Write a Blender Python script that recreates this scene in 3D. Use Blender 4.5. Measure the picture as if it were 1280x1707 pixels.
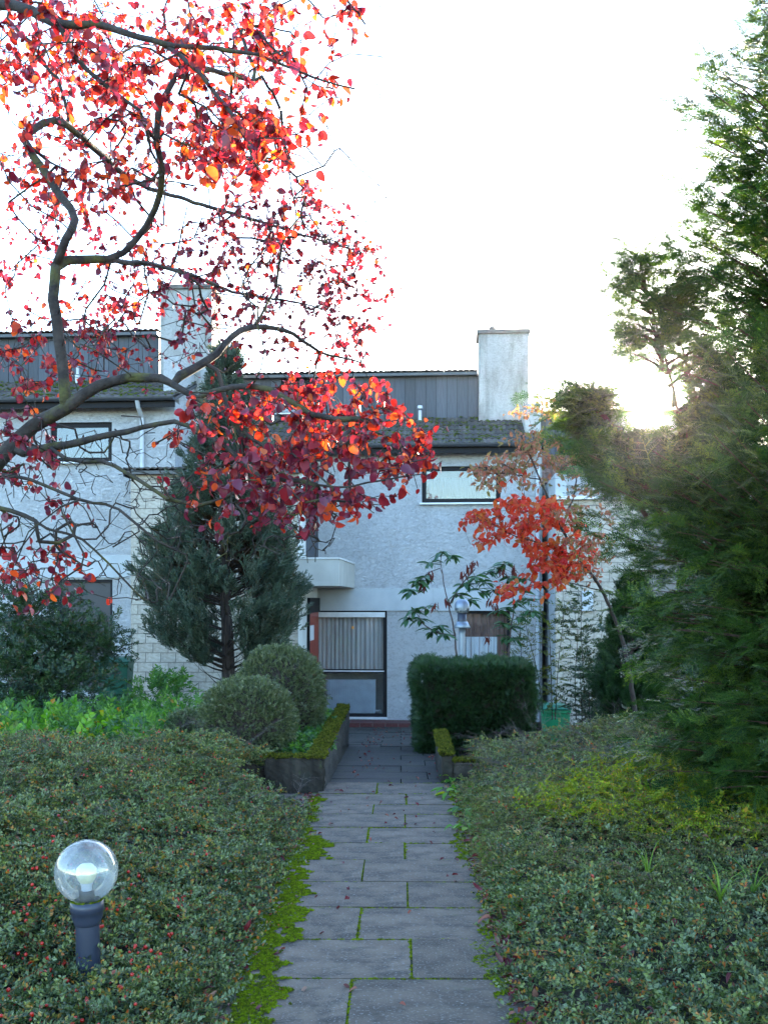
import bpy, math, random
import numpy as np
from mathutils import Vector, Matrix, Euler
PI = math.pi
random.seed(7); RNG = np.random.default_rng(7)
for o in list(bpy.data.objects): bpy.data.objects.remove(o)
S = bpy.context.scene
COL = S.collection
F = 1700.0; CX = 640.0; HY = 1000.0; EYE = 1.6      # focal length in photo pixels, horizon row, eye height

# ------------------------------------------------------------------ camera, sky, sun, exposure
cam = bpy.data.objects.new('camera', bpy.data.cameras.new('camera')); COL.objects.link(cam)
cam.location = (0, 0, EYE); cam.rotation_euler = (math.radians(90), 0, 0)
cam.data.sensor_fit = 'VERTICAL'; cam.data.sensor_height = 36
cam.data.lens = 36 * F / 1707
cam.data.shift_y = (HY - 853.5) / 1707
cam.data.clip_end = 3000
S.camera = cam
SUN_AZ = math.radians(14.2); SUN_EL = math.radians(10.7)   # azimuth to the right of the view
w = bpy.data.worlds.new('World'); S.world = w; w.use_nodes = True
nt = w.node_tree; bg = nt.nodes['Background']
sky = nt.nodes.new('ShaderNodeTexSky'); sky.sky_type = 'NISHITA'; sky.sun_disc = False
sky.sun_elevation = SUN_EL; sky.sun_rotation = SUN_AZ
sky.air_density = 1.0; sky.dust_density = .6; sky.ozone_density = 2.6
nt.links.new(sky.outputs[0], bg.inputs[0]); bg.inputs[1].default_value = 0.15
sl = bpy.data.lights.new('sun', 'SUN'); sl.energy = 5.0; sl.angle = math.radians(0.5); sl.color = (1, .84, .6)
so = bpy.data.objects.new('sun', sl); COL.objects.link(so)
sd = Vector((math.sin(SUN_AZ) * math.cos(SUN_EL), math.cos(SUN_AZ) * math.cos(SUN_EL), math.sin(SUN_EL)))
so.rotation_euler = sd.to_track_quat('Z', 'Y').to_euler()
so.location = (6, 20, 12)
S.view_settings.view_transform = 'Standard'; S.view_settings.look = 'None'
S.view_settings.gamma = 1; S.view_settings.use_curve_mapping = False
S.view_settings.exposure = 3.25
S.render.engine = 'CYCLES'
try:
    S.cycles.transparent_max_bounces = 16; S.cycles.max_bounces = 8
except Exception: pass

# ------------------------------------------------------------------ helpers
def W(px, py, Z): return Vector(((px - CX) * Z / F, Z, EYE + (HY - py) * Z / F))
def sm(t): t = min(max(t, 0), 1); return t * t * (3 - 2 * t)
def nsm(t): t = np.clip(t, 0, 1); return t * t * (3 - 2 * t)
def nfun(x, y, s=1.0):
    return (np.sin(x * 2.1 * s + 1.3) * np.cos(y * 1.7 * s + .4) + .6 * np.sin(x * 4.3 * s + y * 3.1 * s) + .4 * np.cos(y * 7.7 * s - x * 6.1 * s + 2)) / 2

def tag(o, label=None, cat=None, group=None, kind=None):
    if label: o['label'] = label
    if cat: o['category'] = cat
    if group: o['group'] = group
    if kind: o['kind'] = kind
    return o
def empty(name, loc=(0, 0, 0), rz=0, **k):
    o = bpy.data.objects.new(name, None); COL.objects.link(o); o.location = loc; o.rotation_euler = (0, 0, rz)
    o.empty_display_size = .1
    return tag(o, **k)
class MB:
    def __init__(s): s.v = []; s.f = []; s.t = []
    def add(s, vs, fs, tint=0.0):
        b = len(s.v); s.v += [tuple(p) for p in vs]; s.f += [tuple(i + b for i in f) for f in fs]; s.t += [tint] * len(vs)
    def box(s, x0, x1, y0, y1, z0, z1, tint=0.0):
        s.add([(x0,y0,z0),(x1,y0,z0),(x1,y1,z0),(x0,y1,z0),(x0,y0,z1),(x1,y0,z1),(x1,y1,z1),(x0,y1,z1)],
              [(0,3,2,1),(4,5,6,7),(0,1,5,4),(1,2,6,5),(2,3,7,6),(3,0,4,7)], tint)
    def quad(s, a, b, c, d, tint=0.0): s.add([a, b, c, d], [(0, 1, 2, 3)], tint)
    def tube(s, pts, rad, n=6, cap=True, tint=0.0):
        pts = [Vector(p) for p in pts]; m = len(pts)
        if isinstance(rad, (int, float)): rad = [rad] * m
        up = Vector((0, 0, 1)); vs = []; prev = None
        for i in range(m):
            d = (pts[min(i + 1, m - 1)] - pts[max(i - 1, 0)])
            if d.length < 1e-9: d = Vector((0, 0, 1))
            d.normalize()
            if prev is None: a = d.cross(up if abs(d.z) < .95 else Vector((1, 0, 0)))
            else: a = prev - d * prev.dot(d)
            if a.length < 1e-6: a = d.orthogonal()
            a.normalize(); prev = a; b = d.cross(a)
            for k in range(n):
                t = 2 * PI * k / n; vs.append(pts[i] + (a * math.cos(t) + b * math.sin(t)) * rad[i])
        fs = []
        for i in range(m - 1):
            for k in range(n):
                fs.append((i*n+k, i*n+(k+1) % n, (i+1)*n+(k+1) % n, (i+1)*n+k))
        if cap:
            fs.append(tuple(range(n - 1, -1, -1))); fs.append(tuple((m - 1) * n + k for k in range(n)))
        s.add(vs, fs, tint)
    def lathe(s, prof, cx=0, cy=0, n=24, tint=0.0):
        vs = []; fs = []; m = len(prof)
        for r, z in prof:
            for k in range(n):
                t = 2 * PI * k / n; vs.append((cx + r * math.cos(t), cy + r * math.sin(t), z))
        for i in range(m - 1):
            for k in range(n): fs.append((i*n+k, i*n+(k+1) % n, (i+1)*n+(k+1) % n, (i+1)*n+k))
        s.add(vs, fs, tint)
    def mesh(s, name, mat=None, smooth=False):
        me = bpy.data.meshes.new(name); me.from_pydata(s.v, [], s.f)
        a = me.attributes.new('tint', 'FLOAT', 'POINT'); a.data.foreach_set('value', np.array(s.t, dtype=np.float32))
        if mat: me.materials.append(mat)
        if smooth: me.polygons.foreach_set('use_smooth', [True] * len(me.polygons))
        me.update(); return me
    def build(s, name, mat, parent=None, smooth=False, **k):
        return link(name, s.mesh(name, mat, smooth), parent, **k)
def link(name, me, parent=None, loc=None, rot=None, scl=None, **k):
    o = bpy.data.objects.new(name, me); COL.objects.link(o)
    if parent: o.parent = parent
    if loc is not None: o.location = loc
    if rot is not None: o.rotation_euler = rot
    if scl is not None: o.scale = scl if hasattr(scl, '__len__') else (scl,) * 3
    return tag(o, **k)
def bevel(o, wdt, seg=2):
    m = o.modifiers.new('bevel', 'BEVEL'); m.width = wdt; m.segments = seg; m.limit_method = 'ANGLE'
    return o

# ---- materials
def mat(name):
    m = bpy.data.materials.new(name); m.use_nodes = True
    n = m.node_tree; p = n.nodes['Principled BSDF']; return m, n, p
def N(n, t, **k):
    x = n.nodes.new(t)
    for a, b in k.items():
        if a.startswith('i_'): x.inputs[a[2:].replace('_', ' ')].default_value = b
        else: setattr(x, a, b)
    return x
def c4(c): return (c[0], c[1], c[2], 1)
def ramp(n, stops, mode='LINEAR'):
    r = n.nodes.new('ShaderNodeValToRGB'); e = r.color_ramp.elements; r.color_ramp.interpolation = mode
    e[0].position = stops[0][0]; e[0].color = c4(stops[0][1]); e[1].position = stops[-1][0]; e[1].color = c4(stops[-1][1])
    for p, c in stops[1:-1]: q = e.new(p); q.color = c4(c)
    return r
def noise_mat(name, stops, scale=8, rough=.7, bump=.3, bscale=40, dist=.01, detail=6, metallic=0, spec=.4, coord='Object', stretch=(1,1,1), extra=None, varobj=0.0):
    m, n, p = mat(name); L = n.links
    tc = N(n, 'ShaderNodeTexCoord'); mp = N(n, 'ShaderNodeMapping'); mp.inputs['Scale'].default_value = stretch
    L.new(tc.outputs[coord], mp.inputs[0])
    a = N(n, 'ShaderNodeTexNoise'); a.inputs['Scale'].default_value = scale; a.inputs['Detail'].default_value = detail
    L.new(mp.outputs[0], a.inputs['Vector'])
    r = ramp(n, stops); L.new(a.outputs['Fac'], r.inputs[0]); last = r.outputs[0]
    if varobj:
        oi = N(n, 'ShaderNodeObjectInfo'); mr = N(n, 'ShaderNodeMapRange')
        mr.inputs['To Min'].default_value = 1 - varobj; mr.inputs['To Max'].default_value = 1 + varobj
        L.new(oi.outputs['Random'], mr.inputs[0])
        mx = N(n, 'ShaderNodeVectorMath', operation='SCALE'); L.new(last, mx.inputs[0]); L.new(mr.outputs[0], mx.inputs['Scale']); last = mx.outputs[0]
    if extra: last = extra(n, L, mp, last)
    L.new(last, p.inputs['Base Color'])
    b = N(n, 'ShaderNodeTexNoise'); b.inputs['Scale'].default_value = bscale; b.inputs['Detail'].default_value = 8
    L.new(mp.outputs[0], b.inputs['Vector'])
    bp = N(n, 'ShaderNodeBump'); bp.inputs['Strength'].default_value = bump; bp.inputs['Distance'].default_value = dist
    L.new(b.outputs['Fac'], bp.inputs['Height']); L.new(bp.outputs[0], p.inputs['Normal'])
    p.inputs['Roughness'].default_value = rough; p.inputs['Metallic'].default_value = metallic
    p.inputs['Specular IOR Level'].default_value = spec
    return m
def over(color, scale, lo, hi, seed=0.0, stretch=(1, 1, 1)):
    """a patchy second colour (stain, moss) laid over the first"""
    def f(n, L, mp, last):
        m2 = N(n, 'ShaderNodeMapping'); m2.inputs['Location'].default_value = (seed, seed * 2, seed * 3); m2.inputs['Scale'].default_value = stretch
        L.new(mp.outputs[0], m2.inputs[0])
        a = N(n, 'ShaderNodeTexNoise'); a.inputs['Scale'].default_value = scale; a.inputs['Detail'].default_value = 9; a.inputs['Roughness'].default_value = .65
        L.new(m2.outputs[0], a.inputs['Vector'])
        mr = N(n, 'ShaderNodeMapRange'); mr.inputs['From Min'].default_value = lo; mr.inputs['From Max'].default_value = hi; L.new(a.outputs['Fac'], mr.inputs[0])
        mx = N(n, 'ShaderNodeMix', data_type='RGBA'); L.new(mr.outputs[0], mx.inputs[0]); L.new(last, mx.inputs[6]); mx.inputs[7].default_value = c4(color)
        return mx.outputs[2]
    return f
def multi(*fs):
    def f(n, L, mp, last):
        for g in fs: last = g(n, L, mp, last)
        return last
    return f
def foliage(name, stops, trans=.35, tboost=(1.6, 1.6, 1.0), rough=.45, spec=.4):
    m, n, p = mat(name); L = n.links
    oi = N(n, 'ShaderNodeObjectInfo'); at = N(n, 'ShaderNodeAttribute', attribute_name='tint')
    ad = N(n, 'ShaderNodeMath', operation='ADD'); L.new(oi.outputs['Random'], ad.inputs[0]); L.new(at.outputs['Fac'], ad.inputs[1])
    fr = N(n, 'ShaderNodeMath', operation='FRACT'); L.new(ad.outputs[0], fr.inputs[0])
    r = ramp(n, stops); L.new(fr.outputs[0], r.inputs[0]); L.new(r.outputs[0], p.inputs['Base Color'])
    p.inputs['Roughness'].default_value = rough; p.inputs['Specular IOR Level'].default_value = spec
    tr = N(n, 'ShaderNodeBsdfTranslucent')
    mm = N(n, 'ShaderNodeVectorMath', operation='MULTIPLY'); L.new(r.outputs[0], mm.inputs[0]); mm.inputs[1].default_value = tboost
    L.new(mm.outputs[0], tr.inputs[0])
    mx = N(n, 'ShaderNodeMixShader'); mx.inputs[0].default_value = trans
    L.new(p.outputs[0], mx.inputs[1]); L.new(tr.outputs[0], mx.inputs[2])
    L.new(mx.outputs[0], n.nodes['Material Output'].inputs[0]); return m
def plain(name, c, rough=.5, metallic=0, spec=.5, bump=.1, bscale=60, var=.12):
    return noise_mat(name, [(.3, tuple(x * (1 - var) for x in c)), (.7, tuple(min(1, x * (1 + var)) for x in c))], 6, rough, bump, bscale, .003, metallic=metallic, spec=spec)

# stucco: trowelled roughcast
def stucco(name, c, scale=1.7, depth=.06, bump=1.0, stain=True, lo=.6):
    m, n, p = mat(name); L = n.links
    tc = N(n, 'ShaderNodeTexCoord'); mp = N(n, 'ShaderNodeMapping'); mp.inputs['Scale'].default_value = (1, 1, 1.5); L.new(tc.outputs['Object'], mp.inputs[0])
    a = N(n, 'ShaderNodeTexNoise'); a.inputs['Scale'].default_value = 7 * scale; a.inputs['Detail'].default_value = 5; a.inputs['Distortion'].default_value = 1.4; L.new(mp.outputs[0], a.inputs['Vector'])
    v = N(n, 'ShaderNodeTexVoronoi', feature='SMOOTH_F1'); v.inputs['Scale'].default_value = 11 * scale; L.new(a.outputs['Color'], v.inputs['Vector'])
    md = N(n, 'ShaderNodeMath', operation='MULTIPLY_ADD'); L.new(v.outputs['Distance'], md.inputs[0]); md.inputs[1].default_value = .5; L.new(a.outputs['Fac'], md.inputs[2])
    b = N(n, 'ShaderNodeTexNoise'); b.inputs['Scale'].default_value = 45 * scale; b.inputs['Detail'].default_value = 4; L.new(mp.outputs[0], b.inputs['Vector'])
    m2 = N(n, 'ShaderNodeMath', operation='MULTIPLY_ADD'); L.new(b.outputs['Fac'], m2.inputs[0]); m2.inputs[1].default_value = .25; L.new(md.outputs[0], m2.inputs[2])
    bp = N(n, 'ShaderNodeBump'); bp.inputs['Strength'].default_value = bump; bp.inputs['Distance'].default_value = depth; L.new(m2.outputs[0], bp.inputs['Height']); L.new(bp.outputs[0], p.inputs['Normal'])
    g = N(n, 'ShaderNodeTexNoise'); g.inputs['Scale'].default_value = 1.1; g.inputs['Detail'].default_value = 6; L.new(tc.outputs['Object'], g.inputs['Vector'])
    r = ramp(n, [(.3, tuple(x * .86 for x in c)), (.62, c)]); L.new(g.outputs['Fac'], r.inputs[0]); last = r.outputs[0]
    if stain:
        last = over((c[0] * .52, c[1] * .5, c[2] * .46), 2.2, lo, lo + .26, 5, (2.4, 2.4, .35))(n, L, mp, last)
    # hollows of the render coat darkened: relief shade put into the colour
    r2 = ramp(n, [(.34, (.62, .6, .57)), (.52, (1, 1, 1))]); L.new(a.outputs['Fac'], r2.inputs[0])
    mx = N(n, 'ShaderNodeMix', data_type='RGBA', blend_type='MULTIPLY'); mx.inputs[0].default_value = .5; L.new(last, mx.inputs[6]); L.new(r2.outputs[0], mx.inputs[7])
    L.new(mx.outputs[2], p.inputs['Base Color']); p.inputs['Roughness'].default_value = .85
    p.inputs['Specular IOR Level'].default_value = .25
    return m
def glass(name, tint=(1, 1, 1), refl=.08, rough=.0, dirt=0, blend=.12):
    m, n, p = mat(name); L = n.links
    tr = N(n, 'ShaderNodeBsdfTransparent'); tr.inputs[0].default_value = c4(tint)
    gl = N(n, 'ShaderNodeBsdfGlossy'); gl.inputs['Roughness'].default_value = rough
    lw = N(n, 'ShaderNodeLayerWeight'); lw.inputs[0].default_value = blend
    mr = N(n, 'ShaderNodeMapRange'); mr.inputs['To Min'].default_value = refl; mr.inputs['To Max'].default_value = .9; L.new(lw.outputs['Fresnel'], mr.inputs[0])
    mx = N(n, 'ShaderNodeMixShader'); L.new(mr.outputs[0], mx.inputs[0]); L.new(tr.outputs[0], mx.inputs[1]); L.new(gl.outputs[0], mx.inputs[2]); out = mx
    if dirt:
        tc = N(n, 'ShaderNodeTexCoord'); no = N(n, 'ShaderNodeTexNoise'); no.inputs['Scale'].default_value = 26; no.inputs['Detail'].default_value = 9; L.new(tc.outputs['Object'], no.inputs['Vector'])
        m3 = N(n, 'ShaderNodeMapRange'); m3.inputs['From Min'].default_value = .42; m3.inputs['From Max'].default_value = .75; m3.inputs['To Min'].default_value = dirt * .35; m3.inputs['To Max'].default_value = dirt; L.new(no.outputs['Fac'], m3.inputs[0])
        df = N(n, 'ShaderNodeBsdfTranslucent'); df.inputs[0].default_value = (.7, .72, .7, 1)
        d2 = N(n, 'ShaderNodeBsdfDiffuse'); d2.inputs[0].default_value = (.6, .62, .6, 1)
        a2 = N(n, 'ShaderNodeMixShader'); L.new(df.outputs[0], a2.inputs[1]); L.new(d2.outputs[0], a2.inputs[2])
        mx2 = N(n, 'ShaderNodeMixShader'); L.new(m3.outputs[0], mx2.inputs[0]); L.new(mx.outputs[0], mx2.inputs[1]); L.new(a2.outputs[0], mx2.inputs[2]); out = mx2
        bp = N(n, 'ShaderNodeBump'); bp.inputs['Strength'].default_value = .25; bp.inputs['Distance'].default_value = .004; L.new(no.outputs['Fac'], bp.inputs['Height']); L.new(bp.outputs[0], gl.inputs['Normal'])
    L.new(out.outputs[0], n.nodes['Material Output'].inputs[0]); return m

M = {}
M['stucco'] = stucco('white_stucco', (.85, .85, .85))
M['stucco_chimney'] = stucco('chimney_stucco', (.70, .69, .66), 2.2, .04, 1.0, True, .47)
M['band'] = noise_mat('painted_concrete_band', [(.3, (.40, .42, .43)), (.7, (.50, .52, .52))], 3, .7, .2, 60, .004, extra=over((.3, .3, .29), 3, .6, .8, 2, (3, 3, .4)))
M['balcony'] = noise_mat('balcony_concrete', [(.3, (.44, .42, .37)), (.7, (.54, .52, .46))], 3, .75, .25, 50, .004, extra=over((.36, .36, .32), 5, .6, .8, 3, (3, 3, .25)))
M['block'] = noise_mat('pale_block', [(.3, (.36, .31, .25)), (.7, (.52, .47, .39))], 5, .9, .5, 50, .006, varobj=.08, extra=over((.3, .26, .2), 2, .55, .8, 4))
M['mortar'] = noise_mat('mortar', [(.3, (.16, .14, .12)), (.7, (.24, .22, .19))], 12, .95, .4, 60, .004)
M['plaster_edge'] = noise_mat('plaster_edge', [(.3, (.6, .59, .55)), (.7, (.74, .73, .69))], 4, .85, .3, 50, .005)
M['board'] = noise_mat('dark_board', [(.3, (.045, .05, .062)), (.7, (.085, .092, .108))], 5, .6, .35, 30, .004, stretch=(8, 8, .7), varobj=.28)
M['roof'] = noise_mat('roof_tile', [(.3, (.055, .045, .04)), (.7, (.12, .095, .08))], 9, .85, .5, 45, .006, varobj=.3, extra=over((.075, .09, .02), 6, .52, .68, 6))
M['roof_red'] = noise_mat('roof_tile_red', [(.3, (.16, .09, .065)), (.7, (.26, .15, .11))], 9, .85, .5, 45, .006, varobj=.3)
M['dark_frame'] = plain('dark_brown_frame', (.012, .011, .013), .6, bump=.15, spec=.2)
M['white_trim'] = plain('white_trim', (.7, .7, .7), .5)
M['gutter'] = plain('dark_gutter', (.05, .052, .058), .4)
M['pipe'] = plain('pale_pipe', (.5, .52, .54), .45)
M['conc_dark'] = noise_mat('weathered_concrete', [(.3, (.016, .012, .009)), (.7, (.062, .05, .038))], 4, .9, .6, 35, .01, stretch=(3, 3, .8), extra=multi(over((.03, .035, .025), 3, .5, .75, 3), over((.07, .1, .02), 5, .62, .75, 9)))
M['conc_cap'] = noise_mat('chimney_cap', [(.3, (.12, .1, .09)), (.7, (.2, .18, .16))], 6, .9, .5, 40, .01)
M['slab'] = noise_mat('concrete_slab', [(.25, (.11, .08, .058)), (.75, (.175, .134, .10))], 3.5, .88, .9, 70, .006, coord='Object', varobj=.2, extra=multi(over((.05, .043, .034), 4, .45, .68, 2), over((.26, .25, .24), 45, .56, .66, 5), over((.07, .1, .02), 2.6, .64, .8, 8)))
M['slab_dark'] = noise_mat('dark_slab', [(.25, (.022, .019, .018)), (.75, (.045, .04, .038))], 3.5, .8, .5, 90, .004, varobj=.2, extra=over((.045, .05, .025), 4, .5, .72, 2))
M['joint'] = noise_mat('joint_moss', [(.35, (.03, .028, .02)), (.6, (.07, .1, .015))], 14, .95, .8, 70, .01)
M['soil'] = noise_mat('soil', [(.3, (.02, .014, .009)), (.7, (.05, .036, .024))], 9, .95, 1, 40, .03)
M['red_tile'] = noise_mat('red_quarry_tile', [(.3, (.09, .022, .02)), (.7, (.14, .04, .034))], 4, .5, .2, 50, .003, varobj=.15)
M['door_red'] = plain('red_door_paint', (.30, .035, .022), .4)
M['paper'] = plain('white_notice', (.75, .76, .78), .6, var=.04)
M['radiator'] = plain('radiator_enamel', (.42, .45, .50), .4)
M['bin_green'] = plain('bright_green_plastic', (.02, .27, .11), .4, var=.2, bump=.2, bscale=25)
M['bin_lid'] = plain('green_lid_plastic', (.02, .20, .12), .35, var=.15)
M['bin_dark'] = plain('dark_green_plastic', (.012, .09, .055), .45)
M['rubber'] = plain('black_rubber', (.015, .015, .015), .7)
M['lamp_metal'] = plain('dark_blue_grey_lamp_paint', (.032, .038, .06), .38, bump=.2, bscale=90, spec=.5)
M['lamp_zinc'] = plain('blue_grey_lamp_cap', (.22, .27, .34), .35, .4)
M['opal'] = plain('opal_bulb', (.85, .85, .6), .3, var=.02)
M['porcelain'] = plain('pale_bulb_neck', (.6, .65, .75), .3, var=.03)
M['globe'] = glass('globe_glass', (.97, .98, .97), .14, .04, .38, .35)
M['pane'] = glass('window_glass', (.92, .94, .95), .05)
M['pane_dark'] = glass('window_glass_dark', (.62, .66, .7), .08)
M['room'] = plain('room_wall', (.55, .52, .5), .9)
def curtain_mat(name, c, tr=.3):
    m, n, p = mat(name); L = n.links
    tc = N(n, 'ShaderNodeTexCoord'); a = N(n, 'ShaderNodeTexNoise'); mp = N(n, 'ShaderNodeMapping'); mp.inputs['Scale'].default_value = (30, 3, .6)
    L.new(tc.outputs['Object'], mp.inputs[0]); L.new(mp.outputs[0], a.inputs['Vector']); a.inputs['Scale'].default_value = 1
    r = ramp(n, [(.3, tuple(x * .75 for x in c)), (.7, c)]); L.new(a.outputs['Fac'], r.inputs[0]); L.new(r.outputs[0], p.inputs['Base Color']); p.inputs['Roughness'].default_value = .9
    return m
M['curtain'] = curtain_mat('sheer_curtain', (.62, .57, .54)); M['curtain_brown'] = curtain_mat('brown_curtain', (.28, .17, .14)); M['curtain_white'] = curtain_mat('white_curtain', (.8, .8, .82)); M['curtain_grey'] = curtain_mat('grey_net_curtain', (.22, .23, .26))
M['bark_main'] = noise_mat('mossy_branch_bark', [(.3, (.018, .013, .012)), (.7, (.065, .05, .042))], 14, .9, .9, 60, .01, extra=over((.09, .085, .02), 4, .53, .68, 3))
M['bark_red'] = noise_mat('brown_red_bark', [(.3, (.06, .028, .02)), (.7, (.13, .07, .05))], 12, .9, .8, 50, .01, stretch=(3, 3, .6))
M['bark_dark'] = noise_mat('dark_bark', [(.3, (.025, .018, .016)), (.7, (.075, .055, .045))], 12, .9, .8, 50, .015, stretch=(3, 3, .5))
M['twig_grey'] = noise_mat('grey_twig', [(.3, (.055, .038, .036)), (.7, (.14, .10, .095))], 20, .8, .4, 60, .003)
M['moss'] = foliage('moss_green', [(0, (.07, .10, .006)), (.3, (.19, .27, .01)), (.6, (.26, .33, .012)), (.78, (.10, .09, .02)), (1, (.09, .15, .008))], .3, (1.3, 1.3, 1), .8, .1)
M['moss_olive'] = foliage('moss_olive', [(0, (.03, .035, .008)), (.4, (.09, .10, .012)), (.75, (.17, .17, .02)), (1, (.05, .035, .015))], .25, (1.3, 1.3, 1), .85, .1)
M['moss_roof'] = foliage('roof_moss', [(0, (.06, .085, .012)), (.5, (.13, .18, .02)), (.8, (.10, .10, .03)), (1, (.05, .06, .012))], .25, (1.3, 1.3, 1), .85, .1)
M['red_leaf'] = foliage('red_leaf', [(0, (.13, .010, .022)), (.25, (.32, .018, .024)), (.5, (.09, .010, .032)), (.7, (.44, .035, .022)), (.95, (.58, .13, .03)), (1, (.24, .015, .03))], .46, (2.0, 1.25, .5), .42, .5)
M['purple_leaf'] = foliage('purple_leaf', [(0, (.11, .014, .035)), (.3, (.16, .018, .045)), (.6, (.075, .014, .035)), (.8, (.32, .02, .03)), (1, (.10, .014, .04))], .35, (2.2, 1.0, .8), .35, .6)
M['orange_leaf'] = foliage('orange_red_leaf', [(0, (.42, .035, .022)), (.3, (.52, .065, .025)), (.55, (.46, .025, .028)), (.8, (.4, .13, .03)), (1, (.36, .04, .022))], .5, (1.7, 1.4, 1), .45)
M['fading_leaf'] = foliage('fading_pink_brown_leaf', [(0, (.24, .085, .06)), (.3, (.30, .12, .07)), (.55, (.13, .13, .045)), (.75, (.33, .10, .075)), (1, (.15, .13, .05))], .5, (1.6, 1.6, 1.2), .5)
M['cotoneaster'] = foliage('cotoneaster_leaf', [(0, (.022, .034, .012)), (.3, (.085, .125, .04)), (.5, (.23, .27, .13)), (.66, (.022, .036, .012)), (.84, (.22, .26, .08)), (.92, (.24, .17, .04)), (.965, (.42, .15, .02)), (.985, (.35, .03, .02)), (1, (.05, .075, .04))], .25, (1.6, 1.7, .7), .4, .45)
M['cotoneaster_dry'] = foliage('cotoneaster_leaf_olive', [(0, (.035, .045, .018)), (.3, (.19, .21, .07)), (.5, (.045, .055, .025)), (.7, (.23, .26, .06)), (.84, (.2, .15, .07)), (.95, (.16, .06, .04)), (1, (.07, .09, .03))], .3, (1.7, 1.8, .9), .4, .5)
M['sunlit_cover'] = foliage('sunlit_cover_leaf', [(0, (.10, .15, .012)), (.35, (.22, .28, .015)), (.6, (.13, .19, .015)), (.8, (.32, .34, .02)), (.94, (.40, .22, .03)), (1, (.12, .15, .015))], .4, (1.5, 1.5, .7), .5, .3)  # yellowed leaf tones imitate sunlight on the right bank
M['berry'] = plain('red_berry', (.5, .02, .01), .3)
M['yew'] = foliage('yew_needle', [(0, (.012, .036, .012)), (.4, (.028, .072, .016)), (.7, (.048, .105, .02)), (.9, (.13, .20, .03)), (1, (.018, .05, .014))], .34, (1.9, 1.9, .7), .4, .45)
M['yew_dark'] = foliage('dark_yew_needle', [(0, (.012, .034, .014)), (.5, (.022, .056, .018)), (.85, (.038, .085, .02)), (1, (.014, .038, .015))], .2, (1.7, 1.8, .7), .45, .4)
M['cypress'] = foliage('blue_green_cypress', [(0, (.045, .075, .05)), (.35, (.085, .125, .095)), (.6, (.06, .08, .04)), (.8, (.15, .195, .165)), (.93, (.09, .07, .03)), (1, (.045, .08, .06))], .2, (1.5, 1.6, 1), .5, .4)
M['cypress_dead'] = foliage('cypress_dead_inner', [(0, (.07, .035, .02)), (.5, (.05, .035, .02)), (1, (.08, .045, .025))], .2, (1.3, 1.2, 1), .8, .1)
M['box'] = foliage('box_leaf', [(0, (.045, .065, .025)), (.35, (.075, .10, .035)), (.65, (.11, .135, .055)), (.88, (.19, .21, .11)), (1, (.05, .065, .027))], .22, (1.6, 1.7, .9), .3, .6)
M['shrub_dark'] = foliage('dark_shrub_leaf', [(0, (.014, .035, .014)), (.5, (.03, .06, .022)), (.82, (.05, .085, .03)), (1, (.06, .035, .02))], .25, (1.7, 1.8, .8), .35, .5)
M['rhodo'] = foliage('rhododendron_leaf', [(0, (.03, .085, .035)), (.5, (.05, .12, .05)), (.85, (.07, .15, .06)), (1, (.04, .09, .035))], .3, (1.7, 1.8, .8), .35, .5)
M['dead_leaf'] = foliage('dried_brown_red_leaf', [(0, (.12, .02, .018)), (.5, (.16, .04, .025)), (1, (.09, .018, .02))], .3, (1.6, 1.2, 1), .6, .3)
M['bright_plant'] = foliage('bright_green_leaf', [(0, (.06, .17, .015)), (.4, (.11, .27, .02)), (.7, (.18, .34, .025)), (.9, (.30, .33, .02)), (.96, (.45, .17, .02)), (1, (.07, .16, .02))], .4, (1.6, 1.6, .8), .45, .4)
M['herb'] = foliage('herb_leaf', [(0, (.035, .10, .03)), (.5, (.07, .17, .03)), (.8, (.12, .24, .03)), (1, (.05, .12, .04))], .35, (1.6, 1.6, .8), .45, .4)
M['yellow_shrub'] = foliage('yellow_green_leaf', [(0, (.05, .085, .02)), (.4, (.10, .13, .025)), (.7, (.2, .19, .03)), (.9, (.035, .055, .025)), (1, (.16, .09, .03))], .4, (1.6, 1.6, .8), .45, .4)
M['glossy_shrub'] = foliage('privet_leaf', [(0, (.025, .05, .025)), (.5, (.05, .08, .03)), (.8, (.09, .09, .03)), (1, (.03, .05, .02))], .3, (1.6, 1.6, .8), .35, .5)
M['grass'] = foliage('grass_blade', [(0, (.10, .20, .02)), (.5, (.17, .27, .03)), (.8, (.26, .30, .05)), (1, (.30, .24, .09))], .4, (1.5, 1.5, .8), .5, .3)
M['litter'] = foliage('fallen_leaf', [(0, (.09, .012, .018)), (.3, (.18, .015, .018)), (.5, (.07, .03, .03)), (.7, (.30, .06, .03)), (.85, (.28, .17, .12)), (1, (.13, .02, .03))], .2, (1.5, 1.3, 1), .5, .4)
M['yellow_leaf'] = foliage('yellow_leaf', [(0, (.55, .36, .08)), (1, (.62, .44, .14))], .35, (1.3, 1.3, 1), .5)
m, n, p = mat('lamp_glow'); p.inputs['Base Color'].default_value = (.8, .4, .1, 1); p.inputs['Emission Color'].default_value = (1, .45, .12, 1); p.inputs['Emission Strength'].default_value = .02; M['glow'] = m

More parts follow.
